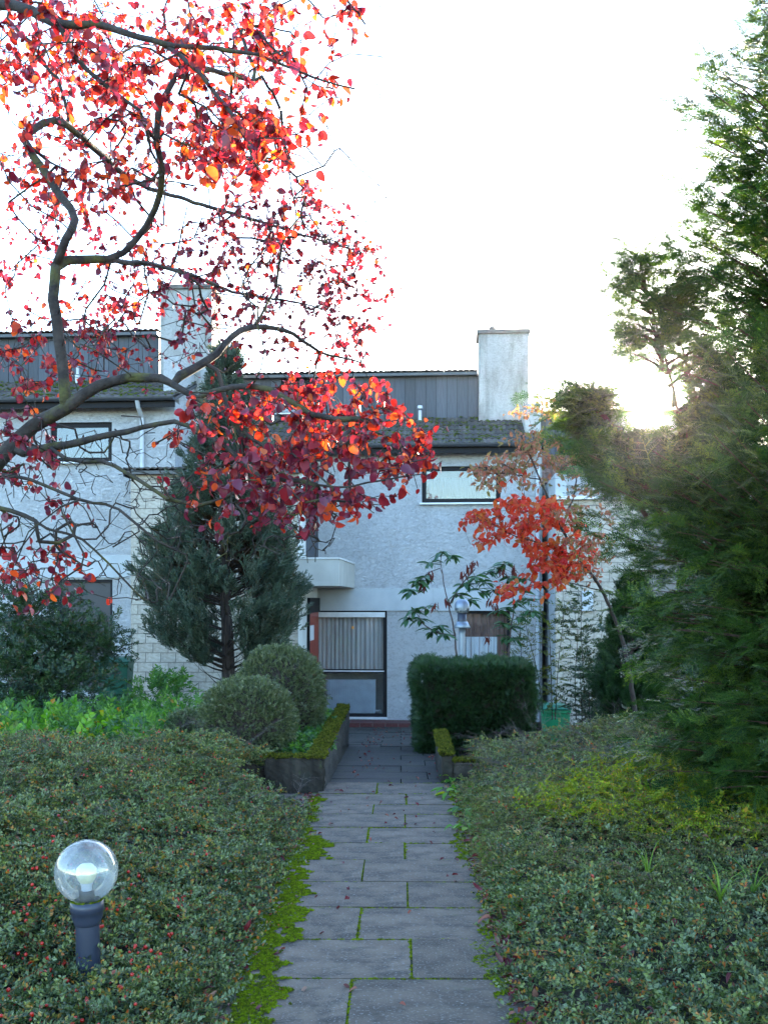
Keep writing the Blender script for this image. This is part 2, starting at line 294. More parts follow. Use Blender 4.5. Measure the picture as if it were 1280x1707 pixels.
# ---- leaf and sprig templates
def leaf_geo(L=.07, Wd=.045, fold=.25, curl=.3, seg=4, tip=1.0):
    vs = []; fs = []
    for i in range(seg + 1):
        t = i / seg; wd = Wd * .5 * math.sin(PI * min(.985, max(.05, t ** .78))) ** .6 if i < seg else .0005
        y = L * t; z = -curl * L * t * t
        vs += [(-wd, y, z + fold * wd), (0, y, z), (wd, y, z + fold * wd)]
    for i in range(seg):
        a = i * 3; fs += [(a, a + 1, a + 4, a + 3), (a + 1, a + 2, a + 5, a + 4)]
    return np.array(vs), fs
def leafs_quick(L, Wd, fold=.2):
    return np.array([(0, 0, 0), (-Wd / 2, L * .5, fold * Wd), (0, L, 0), (Wd / 2, L * .5, fold * Wd)]), [(0, 2, 1), (0, 3, 2)]
def frame(d, nrm):
    """matrix with Y along d, Z near nrm"""
    y = Vector(d).normalized(); z = Vector(nrm); z = z - y * z.dot(y)
    if z.length < 1e-5: z = y.orthogonal()
    z.normalize(); x = y.cross(z); m_ = Matrix((x, y, z)).transposed(); return m_
def put(mb, geo, loc, d, nrm, s=1.0, tint=0.0):
    R = np.array(frame(d, nrm)); v = (geo[0] * s) @ R.T + np.array(loc); mb.add(v, geo[1], tint)
def rv(): 
    a = random.uniform(0, 2 * PI); z = random.uniform(-1, 1); r = math.sqrt(1 - z * z); return Vector((r * math.cos(a), r * math.sin(a), z))

def sprig_leafy(name, mt, L=.13, n=22, ll=.013, lw=.009, spread=1.0, tintspan=.5, bend=.3, stem=.0012, pair=False, seg=0, berries=0, stemless=False):
    mb = MB(); pts = []
    for i in range(6):
        t = i / 5; pts.append(Vector((.1 * L * math.sin(3 * t), L * t, -bend * L * t * t)))
    mb.tube(pts, [stem * (1.3 - t / 5) for t in range(6)], 3, False, .7)
    g = leafs_quick(ll, lw) if not seg else leaf_geo(ll, lw, .25, .3, seg)
    for i in range(n):
        t = .06 + .94 * i / (n - 1); k = min(4, int(t * 5)); p_ = pts[k].lerp(pts[k + 1], t * 5 - k)
        a = (i % 2) * PI + random.uniform(-.9, .9) * spread; sd_ = Vector((math.cos(a), .55, .35 * spread * math.sin(a) + .35))
        nn = Vector((random.uniform(-.5, .5), random.uniform(-.5, .5), 1))
        put(mb, g, p_, sd_, nn, random.uniform(.7, 1.2), random.random() * tintspan)
    me = mb.mesh(name, mt); 
    return me
def sprig_yew(name, mt, L=.2, lat=5, nl=.024, nw=.0036, den=.006, droop=.25):
    mb = MB(); g = leafs_quick(nl, nw, .0)
    def axis(p0, d, ln, lvl):
        d = d.normalized(); k = int(ln / den); side = d.cross(Vector((0, 0, 1))).normalized(); tt = random.random() * .5
        pts = [p0 + d * ln * t - Vector((0, 0, droop * ln * t * t)) for t in (0, .5, 1)]
        mb.tube(pts, [.0016, .0012, .0007], 3, False, .9)
        for i in range(k):
            t = i / k; p_ = p0 + d * ln * t - Vector((0, 0, droop * ln * t * t))
            for s_ in (-1, 1):
                dd = side * s_ + d * (.45 + .5 * t) + Vector((0, 0, random.uniform(-.15, .35)))
                put(mb, g, p_, dd, (random.uniform(-.3, .3), 0, 1), random.uniform(.75, 1.1) * (1 if t < .85 else .75), tt + random.random() * .12)
    axis(Vector((0, 0, 0)), Vector((0, 1, 0)), L, 0)
    for j in range(lat):
        t = .15 + .65 * j / max(1, lat - 1); s_ = -1 if j % 2 else 1
        axis(Vector((0, L * t, -droop * L * t * t)), Vector((s_ * .85, .7, random.uniform(-.1, .25))), L * random.uniform(.35, .5) * (1.15 - t * .5), 1)
    return mb.mesh(name, mt)
def sprig_cyp(name, mt, L=.16, lat=7):
    mb = MB()
    def axis(p0, d, ln, r):
        d = d.normalized(); m_ = 5
        for i in range(m_):
            t = i / m_; a = p0 + d * ln * t; nn = rv(); nn = (nn - d * nn.dot(d)).normalized()
            g = leafs_quick(ln / m_ * 1.9, r, .3)
            put(mb, g, a, d + nn * .35, nn.cross(d), 1, random.random() * .3)
            put(mb, g, a, d - nn * .35, nn, 1, random.random() * .3)
    axis(Vector((0, 0, 0)), Vector((0, 1, 0)), L, .014)
    for j in range(lat):
        t = .1 + .75 * j / (lat - 1); an = random.uniform(0, 2 * PI)
        axis(Vector((0, L * t, 0)), Vector((math.cos(an) * .7, .9, math.sin(an) * .7)), L * random.uniform(.35, .6) * (1.1 - .5 * t), .011)
    return mb.mesh(name, mt)
def sprig_moss(name, mt, r=.012, n=22, h=.012):
    mb = MB()
    for i in range(n):
        a = random.uniform(0, 2 * PI); q = r * math.sqrt(random.random()); p_ = Vector((q * math.cos(a), q * math.sin(a), -.002))
        d = Vector((random.uniform(-.6, .6), random.uniform(-.6, .6), 1)); put(mb, leafs_quick(h * random.uniform(.6, 1.2), h * .45, .2), p_, d, rv(), 1, random.random() * .35)
    return mb.mesh(name, mt)

# ---- scatter: points carrying rotation, scale and variant; geometry nodes instance the sprig meshes on them
_gn = {}
def hidden_obj(me):
    return bpy.data.objects.new(me.name, me)
def scatter(name, variants, P, D, NR, SC, parent=None, **k):
    P = np.asarray(P, float); D = np.asarray(D, float); NR = np.asarray(NR, float); SC = np.asarray(SC, float); n_ = len(P)
    Y = D / np.linalg.norm(D, axis=1, keepdims=True); Z = NR - Y * (NR * Y).sum(1, keepdims=True)
    ln = np.linalg.norm(Z, axis=1, keepdims=True); Z = np.where(ln < 1e-4, np.roll(Y, 1, 1), Z / np.maximum(ln, 1e-6)); X = np.cross(Y, Z)
    ey = -np.arcsin(np.clip(X[:, 2], -1, 1)); ex = np.arctan2(Y[:, 2], Z[:, 2]); ez = np.arctan2(X[:, 1], X[:, 0])
    R = np.stack([ex, ey, ez], 1)
    me = bpy.data.meshes.new(name); me.vertices.add(n_); me.vertices.foreach_set('co', P.astype(np.float32).ravel())
    a = me.attributes.new('rot', 'FLOAT_VECTOR', 'POINT'); a.data.foreach_set('vector', R.astype(np.float32).ravel())
    a = me.attributes.new('scl', 'FLOAT', 'POINT'); a.data.foreach_set('value', SC.astype(np.float32))
    a = me.attributes.new('idx', 'INT', 'POINT'); a.data.foreach_set('value', RNG.integers(0, len(variants), n_).astype(np.int32))
    o = link(name, me, parent, **k)
    c = bpy.data.collections.new(name + '_sprigs')
    for v in variants: c.objects.link(hidden_obj(v))
    g = bpy.data.node_groups.new(name, 'GeometryNodeTree')
    g.interface.new_socket('Geometry', in_out='INPUT', socket_type='NodeSocketGeometry'); g.interface.new_socket('Geometry', in_out='OUTPUT', socket_type='NodeSocketGeometry')
    gi = g.nodes.new('NodeGroupInput'); go = g.nodes.new('NodeGroupOutput')
    ci = g.nodes.new('GeometryNodeCollectionInfo'); ci.inputs[0].default_value = c; ci.inputs['Separate Children'].default_value = True; ci.inputs['Reset Children'].default_value = True
    ip = g.nodes.new('GeometryNodeInstanceOnPoints'); ip.inputs['Pick Instance'].default_value = True
    def na(nm, ty):
        q = g.nodes.new('GeometryNodeInputNamedAttribute'); q.data_type = ty; q.inputs[0].default_value = nm; return q.outputs[0]
    er = g.nodes.new('FunctionNodeEulerToRotation'); g.links.new(na('rot', 'FLOAT_VECTOR'), er.inputs[0])
    g.links.new(gi.outputs[0], ip.inputs['Points']); g.links.new(ci.outputs[0], ip.inputs['Instance'])
    g.links.new(na('idx', 'INT'), ip.inputs['Instance Index']); g.links.new(er.outputs[0], ip.inputs['Rotation']); g.links.new(na('scl', 'FLOAT'), ip.inputs['Scale'])
    g.links.new(ip.outputs[0], go.inputs[0])
    md = o.modifiers.new('scatter', 'NODES'); md.node_group = g
    return o
def rvs(n_):
    v = RNG.normal(size=(n_, 3)); return v / np.linalg.norm(v, axis=1, keepdims=True)

# ---- branching growth
def smoothline(pts, step):
    P = [Vector(p) for p in pts]; out = []
    for i in range(len(P) - 1):
        p0 = P[max(i - 1, 0)]; p1 = P[i]; p2 = P[i + 1]; p3 = P[min(i + 2, len(P) - 1)]
        k = max(1, int((p2 - p1).length / step))
        for j in range(k):
            t = j / k; out.append(.5 * ((2 * p1) + (-p0 + p2) * t + (2 * p0 - 5 * p1 + 4 * p2 - p3) * t * t + (-p0 + 3 * p1 - 3 * p2 + p3) * t ** 3))
    out.append(P[-1]); return out
class Grow:
    def __init__(s): s.p = []; s.par = []; s.minr = []; s.arr = np.zeros((0, 3))
    def _add(s, p_, par, r): s.p.append(Vector(p_)); s.par.append(par); s.minr.append(r); return len(s.p) - 1
    def near(s, q):
        if len(s.arr) != len(s.p): s.arr = np.array([tuple(v) for v in s.p])
        d = ((s.arr - np.array(tuple(q))) ** 2).sum(1); i = int(d.argmin()); return i, math.sqrt(d[i])
    def limb(s, pts, r0, r1, step=.08, wob=.006):
        L = smoothline(pts, step); m_ = len(L)
        last = -1
        if s.p: last, _ = s.near(L[0])
        for i, q in enumerate(L):
            if i == 0 and last >= 0: continue
            q = q + rv() * wob
            last = s._add(q, last, (r0 + (r1 - r0) * (i / max(1, m_ - 1)) ** .75) * random.uniform(.94, 1.06))
        return last
    def reach(s, q, step=.09, jit=.018, sag=.0, tipr=.0):
        q = Vector(q); i, d = s.near(q)
        par = s.par[i]; dirn = (s.p[i] - s.p[par]).normalized() if par >= 0 else Vector((0, 0, 1))
        p0 = s.p[i]; c = p0 + dirn * d * .35 + Vector((0, 0, sag * d)); k = max(2, int(d / step)); last = i
        for j in range(1, k + 1):
            t = j / k; x = p0 * (1 - t) ** 2 + c * 2 * t * (1 - t) + q * t * t
            if j < k: x = x + rv() * jit
            last = s._add(x, last, tipr)
        return last
    def radii(s, tip=.0014, ex=.45):
        n_ = len(s.p); cnt = [0] * n_; ch = [[] for _ in range(n_)]
        for i, a in enumerate(s.par):
            if a >= 0: ch[a].append(i)
        for i in range(n_ - 1, -1, -1):
            if not ch[i]: cnt[i] = 1
            if s.par[i] >= 0: cnt[s.par[i]] += cnt[i]
        s.ch = ch; s.r = [max(s.minr[i], tip * cnt[i] ** ex) for i in range(n_)]
        return s.r
    def mesh(s, mb, sides=lambda r: 8 if r > .02 else (5 if r > .005 else 3)):
        st = [(i, i) for i in range(len(s.p)) if s.par[i] < 0]
        while st:
            a, b = st.pop(); chain = [a] if a == b else [a, b]; cur = b
            while s.ch[cur]:
                cs = sorted(s.ch[cur], key=lambda i: -s.r[i])
                for o_ in cs[1:]: st.append((cur, o_))
                cur = cs[0]; chain.append(cur)
            if len(chain) < 2: continue
            rr = [s.r[i] for i in chain]; rr[0] = min(rr[0], rr[1] * 1.05)
            mb.tube([s.p[i] for i in chain], rr, sides(rr[0]), True, random.random() * .1)

# ================================================================== GROUND
PY = .0165                                             # the path runs 0.95 degrees right of the view
def pathz(y):
    y = np.asarray(y, float)
    z = np.where(y < 8.92, 0, np.interp(y, [8.92, 12.5, 19.6], [-.03, -.19, -.84])); return z
def H(x, y):
    x = np.asarray(x, float); y = np.asarray(y, float)
    X = x - PY * y
    # left bank
    t = np.maximum(0, -.71 - X); A = np.interp(y, [3.5, 7.5], [.20, .30]); Wd = np.interp(y, [3.5, 7.5], [2.1, 1.0])
    left = A * nsm(t / Wd) + .10 * nfun(x, y, 1.0) * nsm(t / .6) + .055 * nfun(x + 4, y, 2.3) * nsm(t / .5)
    fall = nsm((y - 8.4) / 1.3)
    yardL = np.interp(y, [9, 12, 18, 22], [.05, -.02, -.3, -.3])
    left = left * (1 - fall) + yardL * fall
    # right bank
    t = np.maximum(0, X - .46)
    farw = nsm((y - 4.5) / 3.5)
    right = (.06 + .03 * farw) * nsm(t / .35) + np.interp(y, [3, 8.5], [.16, .25]) * nsm(t / 2.0) + .07 * nfun(x + 9, y + 2, 1.0) * nsm(t / .6) + .035 * nfun(x, y + 5, 2.3) * nsm(t / .5)
    fall = nsm((y - 9.7) / 1.4)
    yardR = np.interp(y, [9, 12, 15, 22], [-.05, -.35, -.95, -1.3])
    right = right * (1 - fall) + yardR * fall
    mid = pathz(y) - .05
    ml = nsm((X + .69) / -.05) ; mr_ = nsm((X - .46) / .06)
    # past the steps the paved way is wider on the right
    wide = nsm((y - 12.5) / .5) * nsm((1.9 - X) / .3)
    z = np.where(X < 0, mid * (1 - ml) + left * ml, mid * (1 - mr_) + right * mr_)
    z = np.where(X >= 0, z * (1 - wide) + mid * wide, z)
    wl = nsm((y - 12.5) / .4) * nsm((X + 1.9) / .3); z = np.where(X < 0, z * (1 - wl) + mid * wl, z)
    al = (X < 0) & (X > -.75) & (y > 8.92); z = np.where(al, mid, z)
    # side pavement spur on the left by the planter
    sp = (X < -.6) & (X > -1.3) & (y > 7.9) & (y < 8.55); z = np.where(sp, -.05, z)
    near = nsm((y + 2) / 4); return z * near + (-.05) * (1 - near)
gx = np.concatenate([[-900, -300, -100, -40, -20], np.arange(-12, 12.01, .12), [20, 40, 100, 300, 900]])
gy = np.concatenate([[-300, -60, -15, -4], np.arange(-1, 26, .12), [40, 100, 300, 1200]])
XX, YY = np.meshgrid(gx, gy); ZZ = H(XX, YY); nx, ny = len(gx), len(gy)
me = bpy.data.meshes.new('ground'); idx = np.arange(nx * ny).reshape(ny, nx)
fs = np.stack([idx[:-1, :-1], idx[:-1, 1:], idx[1:, 1:], idx[1:, :-1]], -1).reshape(-1, 4)
me.from_pydata(np.stack([XX, YY, ZZ], -1).reshape(-1, 3).tolist(), [], fs.tolist()); me.materials.append(M['soil'])
ground = link('ground', me, kind='structure')

# ================================================================== PATH: slabs as pieces
path = empty('path', (0, 0, 0), -PY, kind='structure')
rows = [-1.0, -.52, -.03, .45, .94, 1.42, 1.9, 2.39, 2.87, 3.35, 3.83, 4.317, 4.814, 5.31, 5.79, 6.28, 6.72, 7.18, 7.62, 7.98, 8.42, 8.92]
mb = MB(); mb.box(-.74, .56, -1, 8.9, -.047, -.008); mb.build('bedding', M['joint'], path)
def slab_mesh(nm, m_):
    mb = MB(); mb.box(-.5, .5, -.5, .5, -1, 0); return mb.mesh(nm, m_)
slab_me = slab_mesh('slab', M['slab']); slabd_me = slab_mesh('slab_darker', M['slab_dark'])
def slab(x0, x1, y0, y1, z, me_=None, parent=path, name='slab', th=.045, tilt=0, g=.005):
    o = link(name, me_ or slab_me, parent, ((x0 + x1) / 2, (y0 + y1) / 2, z + random.uniform(-.004, .004)), (tilt + random.uniform(-.006, .006), random.uniform(-.005, .005), random.uniform(-.006, .006)), (x1 - x0 - g * 2, (y1 - y0 - g * 2), th))
    b = o.modifiers.new('bevel', 'BEVEL'); b.width = .006; b.segments = 1
    return o
for i in range(len(rows) - 1):
    A = (len(rows) - 1 - i) % 2 == 1 and True
    A = (i % 2 == 1)
    jx = (.035 if A else -.215) + .012 * math.sin(i * 7)   # path frame: photo x minus drift
    for a, b in ((-.69, jx), (jx, .54)): slab(a, b, rows[i], rows[i + 1], 0)
slab(-1.16, -.695, 7.62, 7.98, -.004); slab(-1.22, -.695, 7.98, 8.42, -.004); slab(-1.75, -1.17, 7.62, 7.98, -.004)
for i in range(10):     # edging stones on the left
    y0 = -1 + i * 1.0; o = link('edging_stone', slab_me, path, (-.725, y0 + .5, .004), (0, 0, random.uniform(-.004, .004)), (.05, .99, .1)); o['label'] = 'narrow pale concrete edging of the path'
    if y0 > 6.5: break
# ramp going down to the house, its slabs in a darker tone
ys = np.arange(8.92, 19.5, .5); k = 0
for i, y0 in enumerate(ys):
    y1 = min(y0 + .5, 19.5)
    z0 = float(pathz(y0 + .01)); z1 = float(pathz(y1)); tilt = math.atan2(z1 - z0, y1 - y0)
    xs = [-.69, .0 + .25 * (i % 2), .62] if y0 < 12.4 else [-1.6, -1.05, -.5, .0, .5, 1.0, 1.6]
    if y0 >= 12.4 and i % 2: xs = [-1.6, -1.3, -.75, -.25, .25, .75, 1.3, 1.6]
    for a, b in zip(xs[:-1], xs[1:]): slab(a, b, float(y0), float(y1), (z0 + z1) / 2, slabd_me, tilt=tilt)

# moss on the path
moss_v = [sprig_moss('moss_tuft', M['moss']) for _ in range(4)]
P = []
def pz(x, y, z): P.append((x + PY * y, y, z))
cnt = 0
for _ in range(42000):
    y = random.uniform(2.4, 8.3); X = random.uniform(-.73, -.2)
    rk = max([i_ for i_, r_ in enumerate(rows) if r_ <= y]); lim = -.66 + (.10, .19, .15, .2, .12, .17, .14)[rk % 7] * (1 if y < 6.9 else .12) + .03 * math.sin(y * 17 + 1) + .02 * math.sin(y * 41) + .015 * math.sin(y * 83)
    row = min(abs(y - r) for r in rows)
    hit = X < lim and (nfun(X * 6, y * 4, 1.6) > -.55)
    if y < 4.3: hit = hit and X > -.66 and random.random() < .8 and X < lim - .02
    if hit: pz(X, y, .001)
for _ in range(16000):
    y = random.uniform(2.4, 8.3); X = random.uniform(.2, .5); lim = .43 - .10 * (.5 + .5 * math.sin(y * 3.1)) ** 2 - .02 * math.sin(y * 31)
    if X > lim and random.random() < .55 and nfun(X * 6, y * 4, 1.6) > -.3: pz(X, y, 0)
for r in rows:
    for _ in range(150 if r > 2 else 0):
        X = random.uniform(-.69, .5)
        if nfun(X * 3, r * 3, 2) > -.4 or X < -.4 or X > .3: pz(X, r + random.gauss(0, .004), -.006)
for i in range(len(rows) - 1):
    if rows[i] < 2: continue
    jx = (.035 if i % 2 == 1 else -.215) + .012 * math.sin(i * 7)
    for _ in range(60): pz(jx + random.gauss(0, .004) , random.uniform(rows[i], rows[i + 1]), -.006)
P = np.array(P); n_ = len(P)
scatter('path_moss', moss_v, P, np.tile([0, 1, 0], (n_, 1)) + RNG.normal(size=(n_, 3)) * [.9, .9, .05], np.tile([0, 0, 1.], (n_, 1)), RNG.uniform(.35, .85, n_), kind='stuff', label='bright green moss along the slabs and joints of the path')

# ================================================================== HOUSES
YAW = math.radians(4); cy_, sy_ = math.cos(YAW), math.sin(YAW)
def loc(px, py, v):
    a = (px - CX) / F; b = (HY - py) / F; t = (v + 20 * cy_) / (a * sy_ + cy_)
    return t * a * cy_ - (t - 20) * sy_, EYE + t * b
def U(px, v, py=1000): return loc(px, py, v)[0]
def Zz(px, py, v): return loc(px, py, v)[1]
class House:
    def __init__(s, name, base, **k):
        s.base = base; s.e = empty(name, (0, 20, base), -YAW, **k)
    def part(s, name, mb, m_, parent=None, smooth=False, **k):
        o = mb.build(name, m_, parent or s.e, smooth, **k)
        if parent is None: o.location = (0, 0, -s.base)
        return o
    def dup(s, name, me_, parent, loc_, rot=(0, 0, 0), scl=1):
        if parent is s.e: loc_ = (loc_[0], loc_[1], loc_[2] - s.base)
        return link(name, me_, parent, loc_, rot, scl)
def wall_holes(mb, u0, u1, z0, z1, v, th, holes):
    us = sorted({u0, u1, *[h[0] for h in holes], *[h[1] for h in holes]}); zs = sorted({z0, z1, *[h[2] for h in holes], *[h[3] for h in holes]})
    for i in range(len(us) - 1):
        for j in range(len(zs) - 1):
            cu = (us[i] + us[i + 1]) / 2; cz = (zs[j] + zs[j + 1]) / 2
            if any(h[0] < cu < h[1] and h[2] < cz < h[3] for h in holes): continue
            mb.quad((us[i], v, zs[j]), (us[i + 1], v, zs[j]), (us[i + 1], v, zs[j + 1]), (us[i], v, zs[j + 1]))
            mb.quad((us[i], v + th, zs[j]), (us[i], v + th, zs[j + 1]), (us[i + 1], v + th, zs[j + 1]), (us[i + 1], v + th, zs[j]))
    for a, b, c, d in holes:
        mb.quad((a, v, c), (a, v, d), (a, v + th, d), (a, v + th, c)); mb.quad((b, v, c), (b, v + th, c), (b, v + th, d), (b, v, d))
        mb.quad((a, v, d), (b, v, d), (b, v + th, d), (a, v + th, d)); mb.quad((a, v, c), (a, v + th, c), (b, v + th, c), (b, v, c))
    mb.quad((u0, v, z0), (u0, v, z1), (u0, v + th, z1), (u0, v + th, z0)); mb.quad((u1, v, z0), (u1, v + th, z0), (u1, v + th, z1), (u1, v, z1))
    mb.quad((u0, v, z1), (u1, v, z1), (u1, v + th, z1), (u0, v + th, z1))
def frame_mb(u0, u1, z0, z1, v, w_, d=.06, bars_u=(), bars_z=()):
    mb = MB(); mb.box(u0, u0 + w_, v, v + d, z0, z1); mb.box(u1 - w_, u1, v, v + d, z0, z1)
    mb.box(u0 + w_, u1 - w_, v + .002, v + d - .002, z0, z0 + w_); mb.box(u0 + w_, u1 - w_, v + .002, v + d - .002, z1 - w_, z1)
    for b in bars_u: mb.box(b - w_ / 2, b + w_ / 2, v + .004, v + d - .004, z0 + w_, z1 - w_)
    for b in bars_z: mb.box(u0 + w_, u1 - w_, v + .004, v + d - .004, b - w_ / 2, b + w_ / 2)
    return mb
def curtain(u0, u1, z0, z1, v, wl=.09, amp=.022):
    mb = MB(); n_ = int((u1 - u0) / .012); a = []; b = []
    for i in range(n_ + 1):
        u = u0 + (u1 - u0) * i / n_; y = v + amp * math.sin(2 * PI * u / wl + .8 * math.sin(u * 7)) + .008 * math.sin(u * 41)
        a.append((u, y, z0)); b.append((u, y * 1, z1))
    mb.add(a + b, [(i, i + 1, n_ + 2 + i, n_ + 1 + i) for i in range(n_)]); return mb
def window(h, u0, u1, z0, z1, v, w_=.05, pane='pane', cur='curtain', sill=True, bars_u=(), bars_z=(), room=.5, label=None):
    f = h.part('window', frame_mb(u0, u1, z0, z1, v, w_, bars_u=bars_u, bars_z=bars_z), M['dark_frame'], label=label)
    mb = MB(); mb.box(u0 + w_ * .9, u1 - w_ * .9, v + .028, v + .034, z0 + w_ * .9, z1 - w_ * .9); h.part('pane', mb, M[pane], f)
    if cur: h.part('curtain', curtain(u0 + w_, u1 - w_, z0 + w_, z1 - w_ - (.12 if cur == 'curtain_grey' else 0), v + .12), M[cur], f)
    mb = MB(); mb.box(u0 - .02, u1 + .02, v + .07, v + room, z0 - .02, z1 + .02); mb.f = [q for i, q in enumerate(mb.f) if i != 2]
    h.part('room_lining', mb, M['room'], f)
    if sill:
        mb = MB(); mb.box(u0 - .04, u1 + .04, v - .15, v - .002, z0 - .035, z0 - .004); h.part('sill', mb, M['white_trim'], f)
    return f
# pantile
def tile_mesh(m_, w_=.24, L=.40, waves=2, seg=12):
    mb = MB(); top = []; 
    for j in (0, 1):
        for i in range(seg + 1):
            t = i / seg; x = (t - .5) * w_; z = .022 * (abs(math.cos(PI * waves * t)) ** 1.3) 
            top.append((x, (j - .5) * L * -1, z + (.018 if j == 1 else 0)))
    bot = [(x, y, z - .016) for x, y, z in top]; s_ = seg + 1
    fs = [(i, i + 1, s_ + i + 1, s_ + i)[::-1] for i in range(seg)]
    o_ = len(top); fs += [(o_ + i, o_ + i + 1, o_ + s_ + i + 1, o_ + s_ + i) for i in range(seg)]
    fs += [(s_ + i, s_ + i + 1, o_ + s_ + i + 1, o_ + s_ + i)[::-1] for i in range(seg)]
    mb.add(top + bot, fs); return mb.mesh('tile', m_)
tile_me = tile_mesh(M['roof']); tiler_me = tile_mesh(M['roof_red'])
roofmoss_v = [sprig_moss('roof_moss_tuft', M['moss_roof'], .02, 26, .02) for _ in range(3)]
def tiled_roof(h, u0, u1, v0, z0, v1, z1, rows_, me_, moss=0, name='roof'):
    """slope from eave (v0,z0) up to (v1,z1)"""
    sl_ = math.atan2(z1 - z0, v1 - v0); ln = math.hypot(z1 - z0, v1 - v0)
    mb = MB(); q = .03
    mb.add([(u0, v0, z0 - q), (u1, v0, z0 - q), (u1, v1, z1 - q), (u0, v1, z1 - q), (u0, v0, z0 - q - .06), (u1, v0, z0 - q - .06), (u1, v1, z1 - q - .06), (u0, v1, z1 - q - .06)],
           [(0, 1, 2, 3), (4, 7, 6, 5), (0, 4, 5, 1), (1, 5, 6, 2), (2, 6, 7, 3), (3, 7, 4, 0)])
    r = h.part(name, mb, M['gutter']); cols = max(1, round((u1 - u0) / .24)); cw = (u1 - u0) / cols; rl = ln / rows_
    for j in range(rows_):
        for i in range(cols):
            s_ = (j + .5) * rl; 
            h.dup('tile', me_, r, (u0 + cw * (i + .5) + random.uniform(-.004, .004), v0 + math.cos(sl_) * s_, z0 + math.sin(sl_) * s_ - .012 + random.uniform(-.003, .004)),
                  (sl_ + random.uniform(-.01, .01), random.uniform(-.01, .01), random.uniform(-.012, .012)), (cw / .24 * .985, rl / .36, 1))
    if moss:
        P = []
        for _ in range(moss):
            u = random.uniform(u0, u1); s_ = random.uniform(0.0, ln)
            if nfun(u * 1.5, s_ * 3, 1.5) + random.uniform(-.5, .5) > .12: P.append((u, v0 + math.cos(sl_) * s_, z0 + math.sin(sl_) * s_ + .012))
        n_ = len(P)
        scatter('roof_moss', roofmoss_v, P, np.tile([0, 1, 0.], (n_, 1)) + RNG.normal(size=(n_, 3)) * .5, np.tile([0, 0, 1.], (n_, 1)), RNG.uniform(.5, 1.7, n_), parent=r, kind='stuff', label='cushions of moss on the roof tiles')
    return r
def boards(h, u0, u1, v, z0, z1, wd=.21, holes=()):
    mb = MB(); mb.box(u0, u1, v + .02, v + .12, z0, z1); b = h.part('clerestory_wall', mb, M['dark_frame'])
    bm_ = MB(); bm_.box(-.5, .5, -.011, .011, -.5, .5); me_ = bm_.mesh('board', M['board']); n_ = round((u1 - u0) / wd); w_ = (u1 - u0) / n_
    for i in range(n_):
        uc = u0 + (i + .5) * w_
        if any(a < uc < c for a, c in holes): continue
        h.dup('board', me_, b, (uc, v + random.uniform(-.003, .003), (z0 + z1) / 2), (0, 0, 0), (w_ - .008, 1, z1 - z0))
    return b
def upper_roof(h, u0, u1, v, z, me_, back=2.4):
    # verge of the high roof above the boards, falling away to the back
    r = tiled_roof(h, u0, u1, v - .16, z + .02, v + .5, z + .10, 2, me_, 0, 'upper_roof')
    mb = MB(); mb.add([(u0, v + .5, z + .08), (u1, v + .5, z + .08), (u1, v + 5, z - 1.2), (u0, v + 5, z - 1.2)], [(0, 1, 2, 3)]); h.part('rear_slope', mb, M['roof'])
    mb = MB(); mb.box(u0, u1, v - .14, v - .02, z - .07, z - .03); h.part('fascia', mb, M['gutter'])
def chimney(h, u0, u1, v, z0, z1, d=.75, pot=None):
    mb = MB(); mb.box(u0, u1, v, v + d, z0, z1); c = bevel(h.part('chimney', mb, M['stucco_chimney']), .02)
    mb = MB(); mb.box(u0 - .045, u1 + .03, v - .05, v + d + .05, z1, z1 + .085); bevel(h.part('cap', mb, M['conc_cap'], c), .012)
    if pot:
        mb = MB(); mb.lathe([(.05, z1 + .085), (.05, z1 + .15), (.075, z1 + .16), (.06, z1 + .2), (.03, z1 + .23), (0, z1 + .235)], pot, v + d * .3, 12); h.part('pot', mb, M['conc_cap'], c)
    mb = MB(); mb.box(u0 - .02, u1 + .02, v - .03, v - .002, z0 - .02 + .35, z0 + .36); 
    return c
def gutter(h, u0, u1, v, z, name='gutter'):
    mb = MB(); R = .065; n_ = 9; pr = [(v - .06 + -R * math.cos(PI * i / (n_ - 1)), z - R * math.sin(PI * i / (n_ - 1))) for i in range(n_)]
    pr2 = [(v - .06 - (R - .006) * math.cos(PI * i / (n_ - 1)), z - (R - .006) * math.sin(PI * i / (n_ - 1))) for i in range(n_)]
    ring = pr + pr2[::-1]; vs = [(u0, a, b) for a, b in ring] + [(u1, a, b) for a, b in ring]; k = len(ring)
    mb.add(vs, [(i, (i + 1) % k, k + (i + 1) % k, k + i) for i in range(k)]); g_ = h.part(name, mb, M['gutter'])
    mb = MB(); mb.box(u0, u1, v + .008, v + .03, z - .17, z + .02); h.part('fascia_board', mb, M['dark_frame'], g_)
    return g_
block_mb = MB(); block_mb.box(-.5, .5, -.5, .5, -.5, .5); block_me = block_mb.mesh('block', M['block'])
def blockwork(h, u0, u1, z0, z1, v, back=.2, bw=.27, bh=.165, limit_u=None, name='block_wall'):
    mb = MB(); mb.box(u0 + .004, u1 - .004, v + .008, v + back, z0, z1); w_ = h.part(name, mb, M['mortar']); z = z0; r = 0
    while z < z1 - .02:
        zt = min(z + bh, z1); u = u0
        first = bw / 2 if r % 2 else bw
        while u < (limit_u or u1) - .01:
            ue = min(u + first, u1); first = bw
            if u1 - ue < .05: ue = u1
            h.dup('block', block_me, w_, ((u + ue) / 2, v + .03 + random.uniform(-.002, .002), (z + zt) / 2), (0, 0, 0), (ue - u - .012, .06, zt - z - .012)); u = ue
        z = zt; r += 1
    return w_

